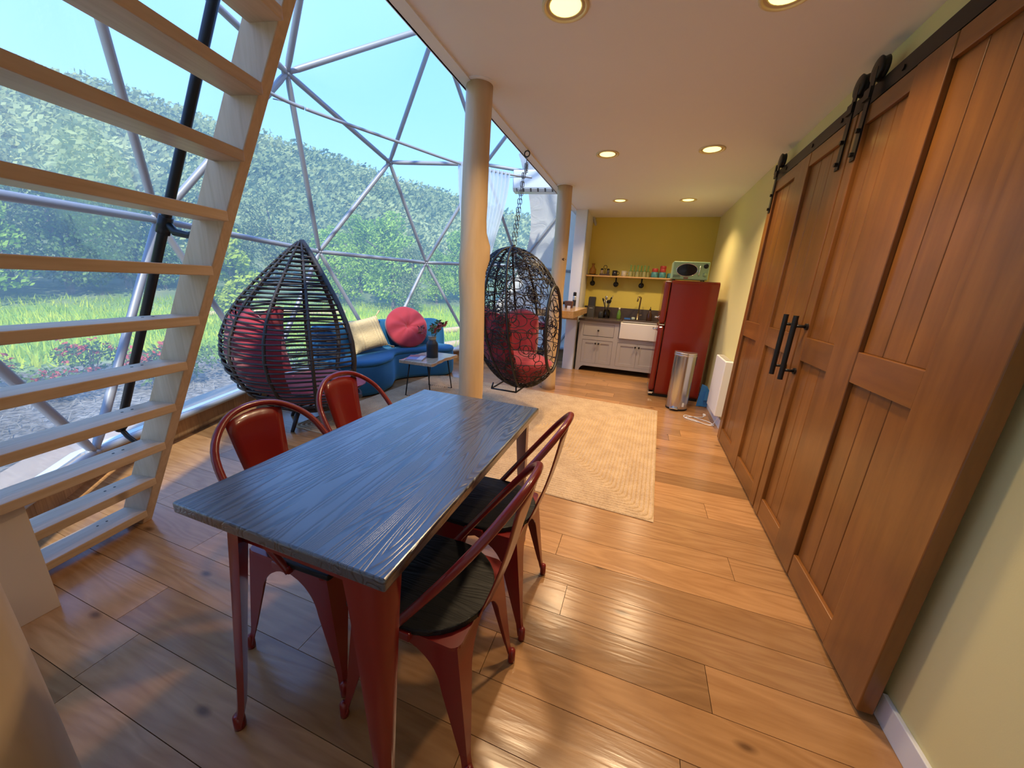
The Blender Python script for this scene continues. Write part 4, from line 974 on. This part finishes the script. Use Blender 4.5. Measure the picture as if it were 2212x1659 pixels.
# ------------------------------------------------------------------ bar and stools
M_butch = wood('butcher_block', (.58, .37, .17), (.46, .27, .11), axis=1, scale=1.3, rough=.2, bump=.05, coat=.4, pervar=.12)
ba = thing('bar_counter', 'thick laminated wood bar top between the log post and white partition', 'bar')
for k in range(6):
    x0 = -1.40+.088*k; MB().box((0, 0, 0), (.0875, 1.36, .095)).build('stave', M_butch, ba, bevel=.002, loc=(x0+.044, 5.76, 1.078))
MB().bx(-1.36, -1.02, 6.40, 6.42, .9, 1.03).build('ledger', M_butch, ba)
an = thing('elephant_planter', 'small brown animal-shaped planter with four feet on the bar', 'ornament', (-1.10, 5.90, 1.1255))
M_ani = mat('brown_ceramic', (.12, .055, .03), .45)
MB().box((0, 0, .075), (.13, .08, .075)).build('body', M_ani, an, bevel=.012, seg=3)
for sx in (-1, 1):
    for sy in (-1, 1): MB().cyl((sx*.045, sy*.025, 0), (sx*.045, sy*.025, .05), .013, n=10).build('foot', M_ani, an)
MB().tube([(-.06, 0, .08), (-.10, 0, .075), (-.125, 0, .045), (-.14, 0, .05)], [.03, .022, .014, .010], 10).build('trunk', M_black, an, smooth=True)
bottle('spray_can', 'slim black and silver spray can on the bar by the partition', 'spray can', (-1.085, 6.28, 1.1255), [(.028, 0), (.03, .004), (.03, .17), (.024, .19)], mat('can_silver', (.45, .47, .47), .3, metal=.4), [(.026, .186), (.028, .19), (.028, .24), (.022, .25), (0, .252)], M_black)
MB().lathe([(.0305, .02), (.0305, .12)], 18).build('can_label', mat('can_black', (.03, .03, .035), .4), bpy.data.objects['spray_can'])
def stool(label, x, y):
    t = thing('bar_stool', label, 'stool', (x, y, 0), group='bar stools behind the bar')
    MB().lathe([(.15, .77), (.165, .79), (.165, .82), (.15, .84), (0, .845)], 24).build('seat_cushion', M_cush, t, smooth=True); MB().lathe([(.155, .73), (.155, .77), (0, .772)], 24).build('seat_base', mat('stool_wood', (.16, .08, .04), .5), t)
    for k in range(4):
        a = pi/4+k*pi/2; MB().tube([(.11*cos(a), .11*sin(a), .74), (.19*cos(a), .19*sin(a), 0)], .014, 8).build('leg', M_black, t, smooth=True)
    MB().tube([(.165*cos(a), .165*sin(a), .25) for a in [2*pi*k/24 for k in range(24)]], .009, 6, closed=True).build('foot_ring', M_black, t, smooth=True)
stool('red-cushioned bar stool behind the bar, beside the white partition', -1.58, 6.05); stool('red-cushioned bar stool behind the bar, beside the log post', -1.62, 5.30)

# ------------------------------------------------------------------ air conditioner, curtain rod, curtain
M_ac = mat('ac_plastic', (.70, .76, .80), .35)
ac = thing('air_conditioner', 'white split air conditioner hung inside the dome above the curtain end', 'air conditioner', (-1.74, 5.92, 2.84), .12)
MB().prism([(-.10, .045), (-.06, .0), (.11, .0), (.11, .30), (-.08, .30), (-.10, .28)], -.40, .40, Matrix(((0, 0, 1), (1, 0, 0), (0, 1, 0)))).build('case', M_ac, ac, bevel=.012, seg=3)
MB().box((0, -.083, .020), (.68, .06, .006), R3(-.75, 0, 0)).build('louvre', mat('ac_dark', (.12, .13, .14), .5), ac)
for k in range(6): MB().box((-.28+.112*k, -.090, .016), (.085, .05, .006), R3(-.75, 0, 0)).build('vane', M_ac, ac)
for sx in (-1, 1): MB().tube([(sx*.3, .10, .2), (sx*.3, .20, .24), (sx*.3, .25, .25)], .018, 8).build('bracket', M_steel, ac, smooth=True)
RZ = 2.93
rod = sm([(-3.27, 2.45, RZ), (-3.28, 2.76, RZ), (-3.25, 2.95, RZ), (-3.13, 3.27, RZ), (-2.87, 3.86, RZ), (-2.46, 4.76, RZ), (-1.98, 5.27, RZ), (-1.72, 5.45, RZ)], 8)
cr_ = thing('curtain_rod', 'thin bent grey curtain rod following the dome wall, with a broken joint', 'curtain rod')
gap = 19
MB().tube(rod[:gap], .016, 8).build('rod_section', M_steel, cr_, smooth=True); MB().tube([rod[gap-1].lerp(rod[gap], .45)]+rod[gap:], .016, 8).build('rod_section', M_steel, cr_, smooth=True)
for k in (2, 14, 54):
    p_ = rod[k]; d_ = (p_-Vector((DC.x, DC.y, RZ))).normalized(); tl_ = max(.05, 3.82-(p_-Vector((DC.x, DC.y, RZ))).length); MB().tube([p_, p_+d_*tl_+Vector((0, 0, tl_*.2))], .005, 6).build('tie', M_steel, cr_)
m, t, b = nt_new('sheer'); n = t.nodes; l = t.links
trn = n.new('ShaderNodeBsdfTransparent'); tl = n.new('ShaderNodeBsdfTranslucent'); tl.inputs[0].default_value = (.82, .88, .92, 1); df = n.new('ShaderNodeBsdfDiffuse'); df.inputs[0].default_value = (.8, .84, .88, 1)
a_ = n.new('ShaderNodeMixShader'); a_.inputs[0].default_value = .5; l.new(tl.outputs[0], a_.inputs[1]); l.new(df.outputs[0], a_.inputs[2])
b2 = n.new('ShaderNodeMixShader'); b2.inputs[0].default_value = .80; l.new(trn.outputs[0], b2.inputs[1]); l.new(a_.outputs[0], b2.inputs[2]); l.new(b2.outputs[0], n['Material Output'].inputs[0]); M_sheer = m
cu3 = thing('sheer_curtain', 'sheer white pleated curtain gathered at the end of the rod', 'curtain')
C0, C1 = Vector((-2.50, 4.70, 0)), Vector((-1.99, 5.27, 0)); cdir = (C1-C0); cn = Vector((-cdir.y, cdir.x, 0)).normalized()
def curt(u, v):
    z = RZ+.02-v*(RZ-.02); g = min(1, v/.55); g = g*g*(3-2*g); lo = .0+.16*g; hi = 1-.42*g
    w = lo+(hi-lo)*u; off = (.035+.01*sin(u*9))*sin(u*2*pi*13+.6*sin(v*3))*(1-.35*g)
    p_ = C0+cdir*w+cn*off; return Vector((p_.x, p_.y, z))
MB().grid(curt, 156, 30).build('cloth', M_sheer, cu3, smooth=True)
for k in range(14):
    p_ = C0+cdir*((k+.25)/13.2 if k < 13 else .99); MB().tube([(p_.x+.017*cos(a), p_.y-.017*cos(a)*.3, RZ+.004+.017*sin(a)) for a in [2*pi*j/12 for j in range(12)]], .0025, 5, closed=True).build('curtain_ring', M_steel, cu3)
# ------------------------------------------------------------------ outside: ground, hill, trees, beds
RIDGE = [(-180, 9), (-110, 13), (-85, 14.2), (-70, 15.0), (-64, 15.8), (-54, 14.6), (-44, 13.6), (-36, 12.3), (-30, 11.3), (-27, 10.4), (-15, 8), (10, 4), (60, 3), (180, 9)]
def ridge_el(az):
    for i in range(len(RIDGE)-1):
        if RIDGE[i][0] <= az <= RIDGE[i+1][0]:
            f = (az-RIDGE[i][0])/(RIDGE[i+1][0]-RIDGE[i][0]); return RIDGE[i][1]+(RIDGE[i+1][1]-RIDGE[i][1])*f
    return 9
GZ = -.42; DB, DT = 21., 105.
def gh(x, y):
    d = sqrt(x*x+y*y); az = math.degrees(atan2(x, y))
    H = math.tan(radians(ridge_el(az)))*DT*.96
    if d < DB: h = 0
    elif d < DT: f = (d-DB)/(DT-DB); h = H*(f*.55+.45*f*f*(3-2*f))
    else: h = H*(1-(d-DT)/120.)
    return GZ+h+(.05*mnoise.noise(Vector((x*.5, y*.5, 0))) if d > 5 else 0)+(1.2*mnoise.noise(Vector((x*.06, y*.06, 3)))*min(1, max(0, (d-DB)/30)))
def groundmat():
    m, t, b = nt_new('ground'); n = t.nodes; l = t.links
    tc = n.new('ShaderNodeTexCoord'); ln = n.new('ShaderNodeVectorMath'); ln.operation = 'LENGTH'; l.new(tc.outputs['Object'], ln.inputs[0])
    nz = n.new('ShaderNodeTexNoise'); nz.inputs['Scale'].default_value = .9; nz.inputs['Detail'].default_value = 6; l.new(tc.outputs['Object'], nz.inputs['Vector'])
    nf = n.new('ShaderNodeTexNoise'); nf.inputs['Scale'].default_value = 14; nf.inputs['Detail'].default_value = 8; l.new(tc.outputs['Object'], nf.inputs['Vector'])
    def ramp(src, a, ca, b_, cb):
        r = n.new('ShaderNodeValToRGB'); r.color_ramp.elements[0].position = a; r.color_ramp.elements[0].color = (*ca, 1); r.color_ramp.elements[1].position = b_; r.color_ramp.elements[1].color = (*cb, 1); l.new(src, r.inputs[0]); return r.outputs[0]
    straw = ramp(nf.outputs['Fac'], .35, (.10, .085, .065), .7, (.36, .32, .26))
    grass = ramp(nf.outputs['Fac'], .3, (.10, .22, .02), .7, (.36, .50, .06))
    hill = ramp(nz.outputs['Fac'], .35, (.07, .12, .04), .7, (.20, .22, .11))
    def mixat(c0, c1, d0, d1, amp):
        a = n.new('ShaderNodeMath'); a.operation = 'MULTIPLY_ADD'; a.inputs[1].default_value = amp; l.new(nz.outputs['Fac'], a.inputs[0]); l.new(ln.outputs['Value'], a.inputs[2])
        r = n.new('ShaderNodeMapRange'); r.inputs[1].default_value = d0+amp/2; r.inputs[2].default_value = d1+amp/2; l.new(a.outputs[0], r.inputs[0])
        x = n.new('ShaderNodeMix'); x.data_type = 'RGBA'; l.new(r.outputs[0], x.inputs[0]); l.new(c0, x.inputs[6]); l.new(c1, x.inputs[7]); return x.outputs[2]
    c = mixat(straw, grass, 9.5, 11.5, 4); c = mixat(c, hill, 20, 24, 4); l.new(c, b.inputs['Base Color']); b.inputs['Roughness'].default_value = .95; b.inputs['Specular IOR Level'].default_value = .1
    bp = n.new('ShaderNodeBump'); bp.inputs['Strength'].default_value = .6; bp.inputs['Distance'].default_value = .05; l.new(nf.outputs['Fac'], bp.inputs['Height']); l.new(bp.outputs[0], b.inputs['Normal'])
    return m
m = MB(); NA, ND = 150, 46; ds = [0]+[2.5*(200/2.5)**(k/(ND-1)) for k in range(ND)]; vs = []
for d in ds:
    for k in range(NA): a = 2*pi*k/NA; x, y = d*sin(a), d*cos(a); vs.append((x, y, gh(x, y)))
m.add(vs, [(i*NA+k, i*NA+(k+1) % NA, (i+1)*NA+(k+1) % NA, (i+1)*NA+k) for i in range(len(ds)-1) for k in range(NA)])
struct(m.build('ground', groundmat(), smooth=True))

def leafmat(name, c1, c2, sc=.5, tl=.35):
    m, t, b = nt_new(name); n = t.nodes; l = t.links; n.remove(b)
    tc = n.new('ShaderNodeTexCoord'); oi = n.new('ShaderNodeObjectInfo'); nz = n.new('ShaderNodeTexNoise'); nz.inputs['Scale'].default_value = sc; nz.inputs['Detail'].default_value = 5
    ad = n.new('ShaderNodeVectorMath'); l.new(tc.outputs['Object'], ad.inputs[0]); l.new(oi.outputs['Location'], ad.inputs[1]); l.new(ad.outputs[0], nz.inputs['Vector'])
    r = n.new('ShaderNodeValToRGB'); r.color_ramp.elements[0].position = .36; r.color_ramp.elements[0].color = (*c1, 1); r.color_ramp.elements[1].position = .64; r.color_ramp.elements[1].color = (*c2, 1); l.new(nz.outputs['Fac'], r.inputs[0])
    df = n.new('ShaderNodeBsdfDiffuse'); ts = n.new('ShaderNodeBsdfTranslucent'); mx = n.new('ShaderNodeMixShader'); mx.inputs[0].default_value = tl
    l.new(r.outputs[0], df.inputs[0]); l.new(r.outputs[0], ts.inputs[0]); l.new(df.outputs[0], mx.inputs[1]); l.new(ts.outputs[0], mx.inputs[2]); l.new(mx.outputs[0], n['Material Output'].inputs[0]); return m
M_f1 = leafmat('forest_leaves', (.19, .25, .10), (.42, .46, .20), .07)
M_f2 = leafmat('spring_leaves', (.20, .34, .04), (.44, .60, .10), .5)
M_f3 = leafmat('dark_leaves', (.06, .12, .03), (.22, .32, .09), .5)
M_f4 = leafmat('yellow_leaves', (.30, .40, .03), (.52, .58, .06), .8)
M_bark = mat('bark', (.14, .11, .085), .9)
def leaves(m, c, rx, rz, n, s, rr):
    for _ in range(n):
        v = Vector((rr.gauss(0, 1), rr.gauss(0, 1), rr.gauss(0, 1))).normalized()*(rr.random()**.35)
        p_ = Vector((c[0]+v.x*rx, c[1]+v.y*rx, c[2]+v.z*rz)); q = Vector((rr.gauss(0, 1), rr.gauss(0, 1), rr.gauss(0, 1))).normalized(); u = q.orthogonal().normalized(); w_ = q.cross(u); k = s*rr.uniform(.6, 1.3)
        m.add([p_-u*k, p_-w_*k*.55, p_+u*k, p_+w_*k*.55], [(0, 1, 2, 3)])
def build_raw(m, name, mt, parent=None):
    me = bpy.data.meshes.new(name); me.from_pydata(m.v, [], m.f); me.update(); me.materials.append(mt); o = bpy.data.objects.new(name, me); COL.objects.link(o); o.parent = parent; return o
# far hillside woodland: beyond counting
rr = random.Random(31); m = MB(); k = 0
while k < 3000:
    az = radians(rr.uniform(-96, -8)); d = DB+10+(DT+4-DB-10)*rr.random()**.75; x, y = d*sin(az), d*cos(az)
    s = rr.uniform(1.1, 2.6); leaves(m, (x, y, gh(x, y)+s*.7), s*.85, s*1.15, 58, .15+.0028*d, rr); k += 1
tag(build_raw(m, 'hillside_woodland', M_f1), 'hazy spring woodland covering the hillside beyond the dome', 'woodland', kind='stuff')
# the tree line at the foot of the hill
def tree_proto(seed, h, r, mt):
    rr = random.Random(seed); t = thing('hill_tree', 'x', 'tree'); cr_ = MB()
    for k in range(11):
        f = k/10; a = rr.uniform(0, 6.28); q = r*(.55 if 0 < f < 1 else .2)*rr.uniform(.3, 1)
        leaves(cr_, (q*cos(a), q*sin(a), h*(.22+.70*f)), r*rr.uniform(.42, .65)*(1.15-.6*f), h*.13, 430, .085, rr)
    build_raw(cr_, 'crown', mt, t)
    MB().tube([(0, 0, -.2), (.1, .05, h*.3), (-.05, .1, h*.65), (.05, 0, h*.9)], [.12, .10, .06, .02], 7).build('trunk', M_bark, t)
    for k in range(5): a = rr.uniform(0, 6.28); z = h*rr.uniform(.25, .6); MB().tube([(0, 0, z), (r*.6*cos(a), r*.6*sin(a), z+h*.18)], [.05, .012], 5).build('branch', M_bark, t)
    return t
protos = [(tree_proto(1, 4.6, 2.0, M_f2), 'bright spring green tree'), (tree_proto(2, 4.0, 1.9, M_f3), 'dark green bushy tree'), (tree_proto(3, 5.4, 1.8, M_f1), 'pale olive tree')]
first = [True]*3; rr = random.Random(77)
spots = [(-76+3.5*i+rr.uniform(-.8, .8), rr.uniform(20.5, 27)) for i in range(17)]
for i, (az, d) in enumerate(spots):
    k = rr.choice([0, 1, 0, 2, 1]); t, lb = protos[k]
    if first[k]: first[k] = False
    else: t = copy_tree(t)
    x, y = d*sin(radians(az)), d*cos(radians(az)); s = rr.uniform(.65, 1.1); t.location = (x, y, gh(x, y)-.1); t.scale = (s, s, s); t.rotation_euler = (0, 0, rr.uniform(0, 6.28))
    t['label'] = lb+' in the tree line at the foot of the hill'; t['group'] = lb+'s at the foot of the hill'
yt = tree_proto(9, 3.0, .95, M_f4); yt['label'] = 'small yellow-green sapling between the ladder and the teardrop chair, outside'
yt.location = (15*sin(radians(-56.5)), 15*cos(radians(-56.5)), GZ); yt.name = 'yellow_sapling'
# grass in the meadow
rr = random.Random(5); m = MB()
for _ in range(16000):
    az = radians(rr.uniform(-90, -20)); d = rr.uniform(10, 23); x, y = d*sin(az), d*cos(az); z = gh(x, y); h = rr.uniform(.10, .32); a = rr.uniform(0, 6.28); w_ = .02; lx, ly = rr.uniform(-.1, .1), rr.uniform(-.1, .1)
    m.add([(x-w_*cos(a), y-w_*sin(a), z), (x+w_*cos(a), y+w_*sin(a), z), (x+lx, y+ly, z+h)], [(0, 1, 2)])
tag(build_raw(m, 'meadow_grass', leafmat('meadow_blades', (.28, .42, .02), (.62, .66, .06), .6)), 'sunlit yellow-green meadow grass outside the dome', 'grass', kind='stuff')
m = MB()
for _ in range(7000):
    az = radians(rr.uniform(-95, -20)); d = rr.uniform(5.0, 10); x, y = d*sin(az), d*cos(az)
    if (Vector((x, y))-Vector((DC.x, DC.y))).length < DR+.35: continue
    z = gh(x, y); L = rr.uniform(.08, .30); a = rr.uniform(0, 6.28); w_ = .005; q = Vector((cos(a), sin(a), rr.uniform(-.05, .35)))*L; s_ = Vector((-sin(a), cos(a), 0))*w_; p_ = Vector((x, y, z+.01))
    m.add([p_-s_, p_+s_, p_+q+s_*.4, p_+q-s_*.4], [(0, 1, 2, 3)])
tag(build_raw(m, 'straw_mulch', leafmat('straw', (.16, .13, .09), (.46, .42, .34), 3)), 'grey straw and dry stalks scattered on the ground beside the dome', 'straw', kind='stuff')
# flowering shrubs along the bed
M_fl = leafmat('rose_petals', (.42, .06, .05), (.62, .16, .12), 4)
def shrub(seed, h, r, fl):
    rr = random.Random(seed); t = thing('shrub', 'x', 'shrub'); c = MB(); leaves(c, (0, 0, h*.6), r, h*.45, 420, .035, rr); build_raw(c, 'foliage', M_f3 if seed % 2 else M_f2, t)
    for k in range(7): a = rr.uniform(0, 6.28); MB().tube([(0, 0, -.05), (r*.5*cos(a), r*.5*sin(a), h*.8)], [.012, .004], 5).build('stem', M_bark, t)
    if fl:
        c = MB()
        for k in range(26): v = Vector((rr.gauss(0, .5), rr.gauss(0, .5), abs(rr.gauss(.4, .3)))); leaves(c, (v.x*r, v.y*r, h*.55+v.z*h*.5), .045, .035, 7, .032, rr)
        build_raw(c, 'blossom', M_fl, t)
    return t
sp = [shrub(1, .55, .42, True), shrub(2, .5, .40, False)]; first = [True, True]; rr = random.Random(14)
for i in range(15):
    k = 0 if rr.random() < .68 else 1; t = sp[k]
    if first[k]: first[k] = False
    else: t = copy_tree(t)
    az = radians(-80+i*3.6+rr.uniform(-1, 1)); d = rr.uniform(7.4, 9.6); x, y = d*sin(az), d*cos(az); s = rr.uniform(.7, 1.2); t.location = (x, y, gh(x, y)); t.scale = (s, s, s); t.rotation_euler = (0, 0, rr.uniform(0, 6))
    t['label'] = ('low shrub dotted with red blossom in the bed outside the dome', 'low leafy green shrub without blossom in the bed outside the dome')[k]; t['group'] = ('red-flowering shrubs in the bed', 'green shrubs in the bed')[k]
# straw-coloured bed edging on the right
M_edge = wood('bed_timber', (.52, .36, .18), (.38, .25, .12), axis=0, scale=.6, rough=.8)
for i, (a0, d0, a1, d1) in enumerate(((-40, 11.5, -22, 15.5), (-37, 9.2, -22, 12.0), (-34, 7.9, -22, 9.6), (-62, 19, -44, 19.5))):
    A = Vector((d0*sin(radians(a0)), d0*cos(radians(a0)), 0)); B = Vector((d1*sin(radians(a1)), d1*cos(radians(a1)), 0)); P = []
    for k in range(13): q = A.lerp(B, k/12); q.z = gh(q.x, q.y)+.08; P.append(q)
    tag(MB().tube(P, .11, 8).build('bed_timber', M_edge, smooth=True), ['long pale timber edging the farthest garden bed in the grass', 'pale timber edging the middle garden bed beyond the sofa', 'pale timber edging the garden bed closest to the sofa', 'pale log lying in the meadow beyond the teardrop chair'][i], 'timber')
